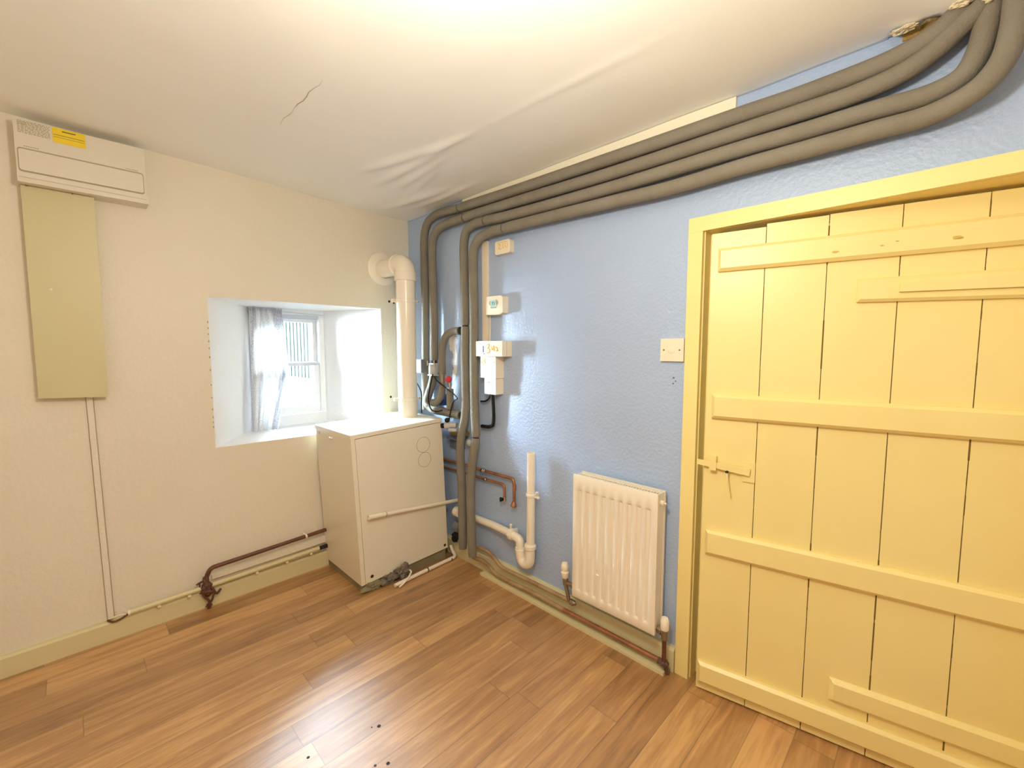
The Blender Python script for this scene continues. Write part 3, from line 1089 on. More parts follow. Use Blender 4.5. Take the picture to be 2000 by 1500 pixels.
# plinth stands level on the floor
b = box(bx0 + 0.01, bx1 - 0.010, by0 + 0.008, by1 - 0.004, 0, 0.042)
for v in b.verts:
    if v.co.z > 0.02:
        v.co.z = 0.040 if v.co.y < -0.4 else 0.070
obj('plinth', b, 'boiler_base', bo)

rb = [((0.502, -0.575, 0.018), (0.016, 0.050, 0.022), 1, 'crumbling lump of old insulation at the left end of the boiler base'),
      ((0.508, -0.490, 0.024), (0.020, 0.030, 0.026), 2, 'middle lump of grey insulation under the boiler front'),
      ((0.518, -0.405, 0.040), (0.026, 0.044, 0.036), 5, 'largest dark torn lump of insulation under the boiler front')]
for c, r, s, lb in rb:
    o = obj('insulation_lump', blob(c, *r, 0.62, s, 4, 5), 'boiler_base' if s == 1 else 'rubble')
    tag(o, lb, 'insulation', 'torn insulation lumps by the boiler base')
# thin condensate pipe along the floor in front of the boiler
cp = thing('condensate_pipe', 'thin white pipe lying on the floor along the boiler base', 'pipe', (0.55, -0.3, 0.0))
obj('pipe_run', tube(fillet([(0.575, -0.485, 0.013), (0.560, -0.30, 0.013), (0.548, -0.050, 0.015), (0.505, -0.038, 0.030), (0.48, -0.036, 0.06)], 0.03), 0.0105), 'waste_white', cp, smooth=True)
for y, x in ((-0.262, 0.558), (-0.085, 0.5495)):
    obj('joint', cyl((x, y - 0.003, 0.0135), (x, y + 0.003, 0.0135), 0.0113), 'dark_hole', cp, smooth=True)
cj = thing('cable_flex', 'short white flex curling out of the torn insulation', 'cable', (0.56, -0.42, 0))
obj('flex', tube(smooth_path([(0.535, -0.375, 0.050), (0.562, -0.375, 0.046), (0.580, -0.400, 0.034), (0.588, -0.44, 0.012), (0.594, -0.47, 0.006)]), 0.005, 8), 'waste_white', cj, smooth=True)

# overflow pipe leaning across the boiler front
ov = thing('overflow_pipe', 'thin cream pipe running across the boiler front panel', 'pipe', (0.525, -0.3, 0.38))
obj('pipe_run', tube([(0.5245, -0.602, 0.412), (0.5245, -0.50, 0.404)], 0.0125, 16, hollow=0.75), 'cream_plastic', ov, smooth=True)
obj('coupling', tube([(0.5245, -0.505, 0.4042), (0.5245, -0.498, 0.4036)], 0.0128), 'groove_shade', ov, smooth=True)
obj('long_run', tube([(0.5245, -0.499, 0.4037), (0.5225, -0.012, 0.3570)], 0.0105), 'cream_plastic', ov, smooth=True)

# ------------------------------------------------------------------ flue
FX, FY, FZ, FR = 0.272, -0.195, 1.810, 0.0575
fl = thing('flue_pipe', 'white round flue rising from the boiler top and elbowing into the wall', 'flue', (FX, FY, 0.87))
obj('upright', cyl((FX, FY, 0.872), (FX, FY, 1.735), FR, 40), 'flue_white', fl, smooth=True)
obj('socket', lathe([(0, FR + 0.001), (0.002, FR + 0.008), (0.050, FR + 0.008), (0.056, FR + 0.004)], (FX, FY, 1.705), (0, 0, 1), 40), 'flue_white', fl, smooth=True)
pa = [(FX, FY, 1.752)] + [(FX - 0.058 + 0.058 * math.cos(a), FY, 1.752 + 0.058 * math.sin(a)) for a in [PI / 2 * k / 10 for k in range(1, 10)]] + [(FX - 0.058, FY, FZ), (FX - 0.085, FY, FZ)]
obj('elbow', tube(pa, FR + 0.003, 40), 'flue_white', fl, smooth=True)
obj('socket', lathe([(0, FR + 0.004), (0.004, FR + 0.008), (0.012, FR + 0.008), (0.016, FR + 0.002)], (FX - 0.075, FY, FZ), (-1, 0, 0), 40), 'flue_white', fl, smooth=True)
obj('wall_run', cyl((FX - 0.085, FY, FZ), (0.004, FY, FZ), FR - 0.001, 40), 'flue_white', fl, smooth=True)
obj('wall_plate', lathe([(0, 0.106), (0.006, 0.106), (0.012, 0.098), (0.016, 0.076), (0.018, 0.060), (0.012, 0.058)], (0.0, FY, FZ), (1, 0, 0), 48), 'flue_white', fl, smooth=True)
obj('base_collar', lathe([(0, FR + 0.003), (0.012, FR + 0.003), (0.014, FR)], (FX, FY, 0.871), (0, 0, 1), 40), 'flue_white', fl, smooth=True)
for z in (1.575, 0.975):
    br = obj('bracket', lathe([(0, FR + 0.001), (0.001, FR + 0.003), (0.022, FR + 0.003), (0.023, FR + 0.001)], (FX, FY, z), (0, 0, 1), 40), 'flue_white', fl, smooth=True)
    obj('lug', box(FX - 0.03, FX - 0.015, FY - 0.082, FY - FR + 0.004, z + 0.002, z + 0.020), 'cream_plastic', br, bevel=0.002)
    obj('lug', box(FX + 0.0, FX + 0.015, FY + FR - 0.004, FY + 0.082, z + 0.002, z + 0.020), 'cream_plastic', br, bevel=0.002)
    b = lathe([(0, 0.006), (0.003, 0.006), (0.005, 0.003)], (FX - 0.0225, FY - 0.074, z + 0.011), (0, -1, 0), 10)
    obj('screw', b, 'chrome', br, smooth=True)
    obj('screw', lathe([(0, 0.006), (0.003, 0.006), (0.005, 0.003)], (FX + 0.0155, FY + 0.074, z + 0.011), (1, 0, 0), 10), 'chrome', br, smooth=True)

# ------------------------------------------------------------------ lagged heating pipes
LR = 0.0258
PATHS = {
    'A': (-.050, [(2.640, 2.172), (2.625, 2.160), (2.588, 2.116), (2.543, 2.089), (2.498, 2.077), (2.435, 2.069), (2.253, 2.064), (2.124, 2.067), (1.627, 2.073), (0.981, 2.084), (0.618, 2.094),
                  (0.385, 2.100), (0.303, 2.069), (0.268, 2.004), (0.262, 1.815), (0.266, 1.559), (0.257, 1.234), (0.249, 0.905)]),
    'B': (-.051, [(2.668, 2.172), (2.655, 2.160), (2.630, 2.118), (2.595, 2.085), (2.558, 2.055), (2.501, 2.029), (2.404, 2.014), (2.255, 2.012), (2.126, 2.012), (1.628, 2.013), (0.981, 2.027), (0.695, 2.030),
                  (0.435, 2.022), (0.371, 1.979), (0.354, 1.927), (0.353, 1.679), (0.359, 1.490), (0.353, 1.236), (0.338, 1.106), (0.291, 1.012), (0.268, 0.970), (0.277, 0.937), (0.333, 0.912), (0.463, 0.908), (0.610, 0.905)]),
    'C': (-.052, [(2.668, 2.172), (2.656, 2.102), (2.643, 2.023), (2.618, 1.975), (2.564, 1.955), (2.441, 1.954), (2.258, 1.953), (2.128, 1.956), (1.629, 1.955), (0.981, 1.969), (0.840, 1.978),
                  (0.743, 1.978), (0.685, 1.955), (0.661, 1.900), (0.659, 1.764), (0.665, 1.475), (0.661, 1.241), (0.664, 0.926, -.056), (0.648, 0.793, -.075), (0.646, 0.703, -.082), (0.657, 0.491, -.082), (0.661, 0.116, -.082)]),
    'D': (-.056, [(2.705, 2.172), (2.700, 2.107), (2.697, 2.041), (2.684, 1.972), (2.647, 1.923), (2.567, 1.900), (2.444, 1.898), (2.262, 1.897), (2.132, 1.897), (1.871, 1.890), (1.634, 1.896), (0.986, 1.911),
                  (0.873, 1.910), (0.795, 1.892), (0.753, 1.848), (0.743, 1.753), (0.748, 1.528), (0.745, 1.243), (0.750, 0.952, -.058), (0.773, 0.781, -.072), (0.757, 0.662, -.082), (0.738, 0.479, -.083), (0.740, 0.329, -.083), (0.751, 0.098, -.083)]),
}
LBL = {'A': 'topmost of the four grey lagged pipes, dropping beside the flue nearest the corner',
       'B': 'second grey lagged pipe from the ceiling, curling behind the boiler',
       'C': 'third grey lagged pipe from the ceiling, dropping to the skirting left of the lowest pipe',
       'D': 'lowest of the four grey lagged pipes, dropping to the skirting beside the white boxes'}
CUTS = {'A': [(0.618, 2.09)], 'B': [(0.680, 2.03), (0.356, 1.22), (0.345, 1.13)], 'C': [(0.838, 1.978), (0.662, 1.435)], 'D': [(0.980, 1.911), (0.770, 0.80)]}
for k, (y, pts) in PATHS.items():
    root = thing('lagged_pipe', LBL[k], 'pipe', (pts[-1][0], y, pts[-1][1]), group='grey lagged heating pipes')
    ctrl = []
    for q in pts:
        x, z = q[:2]
        yy = (q[2] if len(q) > 2 else y) - (0.020 if (k in 'D' and x > 2.6) else 0.0) + (0.006 if (k == 'C' and x > 2.55) else 0.0)
        ctrl.append((x, yy, z))
    path = smooth_path(ctrl, 10)
    L = plen(path)
    # arc length nearest to each seam
    seams = []
    for cx, cz in CUTS[k]:
        acc, best, bs = 0, 9, 0
        for a, b in zip(path, path[1:]):
            d = (a - V((cx, a.y, cz))).length
            if d < best:
                best, bs = d, acc
            acc += (b - a).length
        seams.append(bs)
    seams = [0.02 if k == 'D' else 0.022] + sorted(seams) + [L]
    for i, (s0, s1) in enumerate(zip(seams, seams[1:])):
        if k == 'B' and i == 2:
            continue                                  # bare stretch, covered by the valve coupling
        seg = sub_len(path, s0 + (0.0042 if i else 0), s1 - (0.0042 if i < len(seams) - 2 else 0))
        rr = LR * (1.0 if i == 0 else 0.97)
        sd = hash(k) % 7 + i * 3.3 if False else (ord(k) + i * 3.3)
        obj('lagging_sleeve', tube(seg, rr, 18, taper=lambda t, s=sd: (1 + 0.02 * noise.noise(V((t * 9, s, 0)))) * (0.90 if (t < 0.002 or t > 0.998) else 1)), 'lagging', root, smooth=True)
    obj('inner_pipe', tube(path, 0.018, 12), 'lagging_seam', root, smooth=True)

br = thing('lagged_branch', 'short grey lagged branch looping from the third pipe down behind the boiler', 'pipe', (0.5, -0.06, 0.94))
pb = smooth_path([(0.632, -0.058, 1.400), (0.560, -0.060, 1.398), (0.497, -0.062, 1.372), (0.458, -0.062, 1.312), (0.451, -0.062, 1.163), (0.452, -0.064, 1.07), (0.440, -0.068, 1.005), (0.398, -0.070, 0.964), (0.360, -0.070, 0.959)], 10)
Lb = plen(pb)
obj('lagging_sleeve', tube(sub_len(pb, 0.008, Lb * 0.62), 0.0225, 16), 'lagging', br, smooth=True)
obj('lagging_sleeve', tube(sub_len(pb, Lb * 0.74, Lb), 0.0225, 16), 'lagging', br, smooth=True)
obj('tee_collar', tube(sub_len(pb, 0.0, 0.010), 0.0235, 16), 'lagging_seam', br, smooth=True)
obj('bare_joint', tube(sub_len(pb, Lb * 0.62, Lb * 0.74), 0.018, 14), 'tarnished', br, smooth=True)

cg = thing('pipe_coupling', 'pale grey valve coupling on the second lagged pipe', 'valve', (0.356, -0.05, 1.19))
obj('valve_body', lathe([(0, 0.026), (0.006, 0.031), (0.060, 0.031), (0.066, 0.026)], (0.349, -0.054, 1.135), (0.06, 0, 1), 20), 'grey_valve', cg, smooth=True)
obj('flange', box(0.318, 0.384, -0.076, -0.030, 1.198, 1.206), 'grey_valve', cg, bevel=0.002)
obj('flange', box(0.318, 0.384, -0.076, -0.030, 1.128, 1.136), 'grey_valve', cg, bevel=0.002)
obj('screw', cyl((0.32, -0.08, 1.19), (0.32, -0.08, 1.22), 0.005, 8), 'chrome', cg, smooth=True)
obj('screw', cyl((0.392, -0.08, 1.19), (0.392, -0.08, 1.225), 0.005, 8), 'chrome', cg, smooth=True)

gb = thing('control_box', 'small grey electrical control box beside the white flue', 'control box', (0.245, -0.03, 1.15))
obj('box_body', box(0.19, 0.29, -0.108, -0.080, 1.145, 1.228), 'grey_box', gb, bevel=0.004)
obj('side_cover', box(0.178, 0.1895, -0.110, -0.078, 1.143, 1.230), 'white_plastic', gb, bevel=0.003)
obj('mounting_bracket', box(0.20, 0.225, -0.0795, -0.001, 1.165, 1.205), 'grey_box', gb)

vf = thing('isolating_valve', 'pipe stub with a red valve handle between the lagged pipes', 'valve', (0.523, -0.06, 0.90))
obj('lagging_sleeve', tube([(0.523, -0.06, 0.934), (0.525, -0.06, 1.055)], 0.0215, 16), 'lagging', vf, smooth=True)
obj('stem', cyl((0.525, -0.06, 1.055), (0.525, -0.06, 1.10), 0.009, 12), 'chrome', vf, smooth=True)
obj('handle', lathe([(0, 0.010), (0.004, 0.020), (0.014, 0.022), (0.022, 0.016), (0.024, 0.0)], (0.525, -0.062, 1.112), (0.3, -0.9, 0.2), 10), 'red_plastic', vf, smooth=True, angle=25)['label'] = 'red plastic valve handle'

# pump and drain valve cluster at the boiler's back right corner
pu = thing('circulating_pump', 'dark blue pump half hidden behind the boiler top', 'pump', (0.42, -0.055, 0.89))
obj('motor', cyl((0.40, -0.004, 0.975), (0.40, -0.040, 0.975), 0.036, 24), 'pump_blue', pu, smooth=True)
obj('terminal_box', box(0.440, 0.480, -0.024, -0.004, 0.940, 0.985), 'pump_blue', pu, bevel=0.004)
dv = thing('drain_valve', 'grey valve with a black knob at the boiler top right corner', 'valve', (0.53, -0.07, 0.83))
obj('valve_body', join(cyl((0.520, -0.098, 0.842), (0.585, -0.060, 0.842), 0.016, 16), blob((0.535, -0.092, 0.838), 0.022, 0.022, 0.022, 0.1, 3)), 'grey_valve', dv, smooth=True)
obj('knob', lathe([(0, 0.012), (0.006, 0.016), (0.022, 0.014), (0.024, 0)], (0.520, -0.100, 0.838), (-0.35, -0.9, -0.05), 10), 'black_rubber', dv, smooth=True)
obj('knob', lathe([(0, 0.012), (0.006, 0.016), (0.020, 0.014), (0.022, 0)], (0.540, -0.092, 0.862), (0, -0.3, 1), 10), 'black_rubber', dv, smooth=True)
obj('outlet', cyl((0.552, -0.090, 0.815), (0.602, -0.070, 0.815), 0.010, 12), 'grey_valve', dv, smooth=True)
bf = thing('brass_fitting', 'brass pipe fitting behind the kinked lagged pipe', 'pipe fitting', (0.60, -0.05, 0.78))
obj('tee_body', join(cyl((0.56, -0.028, 0.795), (0.65, -0.028, 0.795), 0.014, 14), cyl((0.595, -0.028, 0.74), (0.595, -0.028, 0.86), 0.013, 14), cyl((0.500, -0.03, 0.775), (0.57, -0.03, 0.790), 0.018, 8)), 'brass', bf, smooth=True)
obj('locknut', cyl((0.618, -0.028, 0.795), (0.634, -0.028, 0.795), 0.018, 6), 'tarnished', bf)
obj('end_plug', blob((0.672, -0.034, 0.745), 0.018, 0.018, 0.022, 0.1, 3), 'grey_valve', bf, smooth=True)
sp = thing('bracket_plate', 'slate blue metal plate fixed between the boiler and the kinked pipe', 'bracket', (0.54, -0.02, 0.70))
obj('plate', box(0.470, 0.590, -0.024, -0.001, 0.690, 0.752), 'slate_panel', sp, bevel=0.003)
obj('lip', box(0.470, 0.590, -0.050, -0.0245, 0.745, 0.752), 'slate_panel', sp, bevel=0.002)

# flexes
CAB = [([(0.214, -0.105, 1.150), (0.219, -0.105, 1.098), (0.275, -0.100, 1.026), (0.270, -0.095, 0.94), (0.262, -0.09, 0.885)], 0.0042, 'thin black cable hanging from the grey control box'),
       ([(0.400, -0.085, 1.125), (0.430, -0.088, 1.105), (0.505, -0.090, 1.072), (0.612, -0.090, 1.026), (0.632, -0.090, 1.008), (0.597, -0.090, 0.990), (0.565, -0.088, 0.926), (0.545, -0.085, 0.862)], 0.0036, 'thin black cable crossing in front of the red handled stub'),
       ([(0.385, -0.085, 1.140), (0.360, -0.09, 1.06), (0.345, -0.092, 0.973), (0.372, -0.092, 0.920), (0.430, -0.092, 0.912), (0.480, -0.088, 0.925)], 0.0042, 'black cable looping inside the curl of the lagged branch'),
       ([(0.858, -0.030, 1.050), (0.840, -0.032, 1.020), (0.810, -0.030, 1.004), (0.765, -0.024, 0.998)], 0.0055, 'short black cable bending from the lowest white box behind the pipe'),
       ([(0.872, -0.035, 1.050), (0.875, -0.032, 1.000), (0.876, -0.030, 0.905), (0.868, -0.030, 0.875), (0.840, -0.028, 0.862), (0.770, -0.022, 0.856)], 0.0105, 'thick black cable dropping from the lowest white box')]
for pts, r, lb in CAB:
    o = obj('power_cable', tube(smooth_path(pts, 8), r, 10), 'black_rubber', smooth=True)
    tag(o, lb, 'cable', 'black cables around the pipework')

# ------------------------------------------------------------------ white control boxes on the blue wall
o = obj('cable_trunking', box(0.772, 0.812, -0.016, -0.0005, 1.335, 1.885), 'cream_plastic', bevel=0.002)
tag(o, 'white vertical cable trunking between the pipes and the thermostat', 'trunking')
o = obj('bell_wire', tube(smooth_path([(0.830, -0.010, 1.500), (0.826, -0.006, 1.42), (0.824, -0.006, 1.338)]), 0.0028, 8), 'white_plastic', smooth=True)
tag(o, 'thin white wire between the thermostat and the wide white box', 'cable')

sb = thing('sensor_box', 'small rounded white box alone on the wall below the pipes', 'junction box', (0.957, 0, 1.79))
obj('box_body', prism([(p[1], -0.0005, p[2]) for p in rrect(0.893, 1.006, 1.793, 1.862, 0.012, 0)], 0.030, (0, -1, 0)), 'cream_plastic', sb, bevel=0.004, smooth=True)
bm = bmesh.new()
for q in ([(0.918, 1.838), (0.930, 1.845), (0.932, 1.832), (0.921, 1.826), (0.934, 1.818), (0.945, 1.824)], [(0.950, 1.848), (0.955, 1.820), (0.965, 1.846)], [(0.975, 1.846), (0.970, 1.830), (0.985, 1.822), (0.988, 1.840)], [(0.912, 1.850), (0.935, 1.853), (0.985, 1.851)]):
    join(bm, tube(smooth_path([(x, -0.0305, z) for x, z in q], 6), 0.0019, 6))
obj('faded_writing', bm, 'yellow_ink', sb, smooth=True)

th = thing('thermostat', 'white wall thermostat with an aqua display', 'thermostat', (0.9, 0, 1.485))
b = prism([(0.832, 0, 1.484), (0.848, 0, 1.480), (0.94, 0, 1.478), (0.962, 0, 1.487), (0.962, 0, 1.570), (0.945, 0, 1.578), (0.832, 0, 1.578)], 0.042, (0, -1, 0))
obj('box_body', b, 'cream_plastic', th, bevel=0.005, smooth=True)
scn = obj('display', box(0.872, 0.914, -0.0440, -0.0415, 1.520, 1.556), 'screen_aqua', th, bevel=0.001)
bm = bmesh.new()
for q in ([(0.882, 1.546), (0.890, 1.534)], [(0.890, 1.548), (0.886, 1.530)], [(0.898, 1.546), (0.906, 1.538), (0.898, 1.530)], [(0.868, 1.552), (0.862, 1.541), (0.868, 1.531)], [(0.918, 1.552), (0.924, 1.541), (0.918, 1.531)], [(0.872, 1.516), (0.914, 1.516)]):
    join(bm, tube([(x, -0.0442, z) for x, z in q], 0.0014, 6))
obj('display_marks', bm, 'screen_ink', scn, smooth=True)

wc = thing('wiring_centre', 'widest white box with a blue sticker and yellow scribble', 'control box', (0.86, 0, 1.25))
obj('box_body', box(0.782, 0.990, -0.072, -0.0005, 1.256, 1.338), 'cream_plastic', wc, bevel=0.004)
obj('cover_seam', box(0.7815, 0.9905, -0.040, -0.0385, 1.2555, 1.3385), 'groove_shade', wc)
obj('sticker', box(0.834, 0.858, -0.0732, -0.0715, 1.264, 1.322), 'white_plastic', wc)['label'] = 'small white paper sticker'
bm = box(0.840, 0.848, -0.0740, -0.0730, 1.278, 1.312)
box(0.842, 0.856, -0.0740, -0.0730, 1.268, 1.272, bm)
obj('sticker_print', bm, 'blue_ink', wc)
bm = bmesh.new()
for q in ([(0.872, 1.318), (0.890, 1.322), (0.884, 1.304), (0.874, 1.300), (0.893, 1.294), (0.890, 1.276), (0.870, 1.275)], [(0.905, 1.310), (0.915, 1.290), (0.925, 1.312), (0.930, 1.285)], [(0.940, 1.305), (0.955, 1.298), (0.948, 1.284), (0.960, 1.290)]):
    join(bm, tube(smooth_path([(x, -0.0722, z) for x, z in q], 6), 0.0026, 6))
obj('scribble', bm, 'yellow_ink', wc, smooth=True)
bm = bmesh.new()
for q in ([(0.790, 1.330), (0.815, 1.331)], [(0.793, 1.326), (0.812, 1.326)]):
    join(bm, tube([(x, -0.0722, z) for x, z in q], 0.0010, 6))
obj('printed_line', bm, 'print_ink', wc, smooth=True)

jb = thing('junction_box', 'square white box hanging under the widest white box', 'junction box', (0.87, 0, 1.14))
obj('box_body', box(0.808, 0.930, -0.062, -0.0005, 1.138, 1.2545), 'cream_plastic', jb, bevel=0.004)
bm = bmesh.new()
for q in ([(0.818, 1.215), (0.824, 1.240)], [(0.832, 1.242), (0.846, 1.238), (0.838, 1.226), (0.850, 1.222), (0.840, 1.212)], [(0.826, 1.214), (0.836, 1.218)]):
    join(bm, tube(smooth_path([(x, -0.0622, z) for x, z in q], 5), 0.0018, 6))
obj('yellow_writing', bm, 'yellow_ink', jb, smooth=True)
obj('screw', lathe([(0, 0.004), (0.0015, 0.003)], (0.917, -0.062, 1.225), (0, -1, 0), 10), 'yellow_ink', jb)

fs = thing('fused_spur', 'smallest white box at the foot of the stack with a black cable', 'junction box', (0.87, 0, 1.05))
obj('box_body', box(0.836, 0.925, -0.058, -0.0005, 1.050, 1.1370), 'cream_plastic', fs, bevel=0.008, seg=3, smooth=True)
obj('print_mark', box(0.862, 0.880, -0.0588, -0.0578, 1.112, 1.117), 'print_ink', fs)

sw = thing('blank_plate', 'square cream wall plate with two screws beside the door frame', 'wall plate', (1.868, 0, 1.25))
obj('plate', box(1.828, 1.921, -0.012, -0.0005, 1.249, 1.337), 'cream_plastic', sw, bevel=0.004, seg=3)
obj('cable_cap', lathe([(0, 0.015), (0.0016, 0.015), (0.0024, 0.0125), (0.0026, 0)], (1.872, -0.012, 1.293), (0, -1, 0), 24), 'cream_plastic', sw, smooth=True)
for x in (1.842, 1.905):
    obj('screw', lathe([(0, 0.0034), (0.0010, 0.0034), (0.0014, 0)], (x, -0.012, 1.293), (0, -1, 0), 10), 'tarnished', sw)

# ------------------------------------------------------------------ capped copper supplies
ca = thing('copper_supply', 'upper copper pipe ending in a capped elbow, the longer of two', 'pipe', (0.8, -0.02, 0.6), group='capped copper supply pipes')
obj('pipe_run', tube(fillet([(0.30, -0.026, 0.599), (0.77, -0.026, 0.601), (1.030, -0.026, 0.604), (1.034, -0.026, 0.478)], 0.026), 0.0085), 'copper', ca, smooth=True)
obj('compression_joint', lathe([(0, 0.010), (0.003, 0.014), (0.018, 0.014), (0.021, 0.011), (0.030, 0.012), (0.033, 0.009)], (0.768, -0.026, 0.601), (1, 0, 0.01), 8), 'chrome', ca)
obj('stop_end', lathe([(0, 0.0105), (0.006, 0.0115), (0.020, 0.017), (0.026, 0.017), (0.030, 0.012)], (1.034, -0.028, 0.482), (0, -0.2, -1), 12), 'copper', ca, smooth=True)
obj('elbow_joint', cyl((1.034, -0.026, 0.575), (1.034, -0.026, 0.545), 0.0105, 12), 'copper', ca, smooth=True)
cc = thing('copper_supply', 'lower copper pipe ending in a small dark tap, the shorter of two', 'pipe', (0.7, -0.02, 0.55), group='capped copper supply pipes')
obj('pipe_run', tube(fillet([(0.30, -0.024, 0.548), (0.77, -0.024, 0.552), (0.955, -0.024, 0.556), (0.957, -0.024, 0.478)], 0.022), 0.0072), 'copper', cc, smooth=True)
obj('compression_joint', lathe([(0, 0.009), (0.003, 0.011), (0.014, 0.011), (0.018, 0.008)], (0.792, -0.024, 0.5525), (1, 0, 0.01), 8), 'chrome', cc)
obj('tap_body', cyl((0.957, -0.024, 0.488), (0.957, -0.024, 0.462), 0.0095, 10), 'chrome', cc, smooth=True)
obj('tap_knob', lathe([(0, 0.007), (0.010, 0.012), (0.018, 0.012), (0.020, 0)], (0.953, -0.032, 0.474), (-0.6, -0.8, 0.05), 10), 'black_rubber', cc, smooth=True)

# ------------------------------------------------------------------ washing machine standpipe and trap
WR = 0.0215
st = thing('waste_pipe', 'white plastic standpipe with a trap and a waste run to the corner', 'waste pipe', (1.18, -0.05, 0.16))
SX = 1.178
obj('standpipe', tube([(SX, -0.050, 0.775), (SX - 0.004, -0.050, 0.285)], WR, 24, hollow=0.82), 'waste_white', st, smooth=True)
ub = [(SX - 0.005, -0.052, 0.300), (SX - 0.006, -0.052, 0.230)] + [(SX - 0.0385 + 0.0325 * math.cos(a), -0.052, 0.222 - 0.038 * math.sin(a)) for a in [PI * k / 12 for k in range(1, 12)]] + [(SX - 0.072, -0.052, 0.236), (SX - 0.075, -0.052, 0.262)]
obj('trap_bend', tube(ub, 0.0265, 22), 'waste_white', st, smooth=True)
obj('trap_outlet', tube(fillet([(SX - 0.075, -0.052, 0.262), (SX - 0.078, -0.051, 0.300), (1.02, -0.050, 0.312)], 0.032), 0.0225, 20), 'waste_white', st, smooth=True)
obj('trap_nut', lathe([(0, 0.028), (0.004, 0.031), (0.022, 0.031), (0.026, 0.026)], (SX - 0.0045, -0.052, 0.272), (0, 0, 1), 12), 'waste_white', st, smooth=True, angle=25)
obj('trap_nut', lathe([(0, 0.024), (0.004, 0.029), (0.014, 0.029), (0.017, 0.024)], (SX - 0.0735, -0.052, 0.238), (0, 0, 1), 12), 'waste_white', st, smooth=True, angle=25)
obj('trap_nut', lathe([(0, 0.024), (0.004, 0.031), (0.022, 0.031), (0.028, 0.025)], (1.052, -0.050, 0.3105), (-1, 0, -0.03), 12), 'waste_white', st, smooth=True, angle=25)
obj('waste_run', tube([(1.032, -0.050, 0.311), (0.86, -0.026, 0.303), (0.53, -0.0255, 0.293)], WR - 0.001, 20), 'waste_white', st, smooth=True)
obj('waste_joint', lathe([(0, 0.024), (0.003, 0.030), (0.040, 0.030), (0.046, 0.024)], (0.570, -0.030, 0.294), (-1, 0, -0.02), 14), 'waste_white', st, smooth=True, angle=25)
for c, ax, ex in (((SX - 0.002, -0.050, 0.550), (0, 0, 1), (0.05, 0, 0.004)), ((1.030, -0.050, 0.312), (1, 0, 0.03), (0.006, -0.004, 0.048))):
    k = obj('pipe_clip', lathe([(0, WR + 0.001), (0.002, WR + 0.005), (0.013, WR + 0.005), (0.015, WR + 0.001)], c, ax, 20), 'waste_white', st, smooth=True)
    q = V(c) + V(ex)
    obj('clip_tail', join(cyl(V(c) + V(ex) * 0.42, q, 0.006, 8), blob(q, 0.008, 0.008, 0.008, 0.05, 2, 2)), 'waste_white', k, smooth=True)
    obj('clip_base', box(c[0] - 0.010, c[0] + 0.010, -0.028, -0.001, c[2] - 0.008, c[2] + 0.012), 'waste_white', k)

# dark odds and ends in the corner below the waste pipe
o = obj('hose_end', blob((0.548, -0.040, 0.205), 0.028, 0.026, 0.035, 0.2, 3), 'grey_box', smooth=True)
tag(o, 'grey rubber hose end tucked between boiler and pipes below the waste', 'hose')
o = obj('drain_cock', join(blob((0.540, -0.045, 0.135), 0.028, 0.022, 0.028, 0.3, 8), cyl((0.55, -0.05, 0.14), (0.575, -0.078, 0.128), 0.006, 8)), 'black_rubber', smooth=True)
tag(o, 'small black drain cock low in the corner beside the boiler', 'valve')

# ------------------------------------------------------------------ radiator
ra = thing('radiator', 'white flat panel convector radiator on the blue wall beside the door', 'radiator', (1.675, -0.06, 0.165))
rx0, rx1, rz0, rz1, ry = 1.474, 1.876, 0.168, 0.738, -0.100


def rad_panel():
    bm = bmesh.new()
    nch = 9
    wid = (rx1 - rx0 - 0.036) / nch
    xs = [rx0, rx0 + 0.012]
    for i in range(nch):
        c = rx0 + 0.018 + wid * (i + 0.5)
        xs += [c - 0.016, c - 0.010, c - 0.007, c, c + 0.007, c + 0.010, c + 0.016]
    xs += [rx1 - 0.012, rx1]
    zs = [rz0, rz0 + 0.012, rz0 + 0.036, rz0 + 0.038, rz0 + 0.0455, rz1 - 0.0705, rz1 - 0.0635, rz1 - 0.062, rz1 - 0.010, rz1]

    def dep(x, z):
        d = 0.0
        for i in range(nch):
            c = rx0 + 0.018 + wid * (i + 0.5)
            u = abs(x - c)
            f = 1.0 if u < 0.0075 else (0.5 if u < 0.0105 else 0.0)
            w = 1.0 if rz0 + 0.045 < z < rz1 - 0.07 else (0.15 if rz0 + 0.037 < z < rz1 - 0.063 else 0.0)
            d = max(d, f * w)
        return d * 0.0062
    g = {}
    for i, x in enumerate(xs):
        for j, z in enumerate(zs):
            e = 0.004 if (i in (0, len(xs) - 1) or j in (0, len(zs) - 1)) else 0.0
            g[i, j] = bm.verts.new((x, ry + dep(x, z) + e, z))
    for i in range(len(xs) - 1):
        for j in range(len(zs) - 1):
            bm.faces.new((g[i, j], g[i + 1, j], g[i + 1, j + 1], g[i, j + 1]))
    # turn the edge back to give the panel its thickness
    border = [g[i, 0] for i in range(len(xs))] + [g[len(xs) - 1, j] for j in range(1, len(zs))] + [g[i, len(zs) - 1] for i in range(len(xs) - 2, -1, -1)] + [g[0, j] for j in range(len(zs) - 2, 0, -1)]
    bk = [bm.verts.new((v.co.x, ry + 0.016, v.co.z)) for v in border]
    k = len(border)
    for i in range(k):
        bm.faces.new((border[i], border[(i + 1) % k], bk[(i + 1) % k], bk[i]))
    bm.faces.new(bk)
    return bm


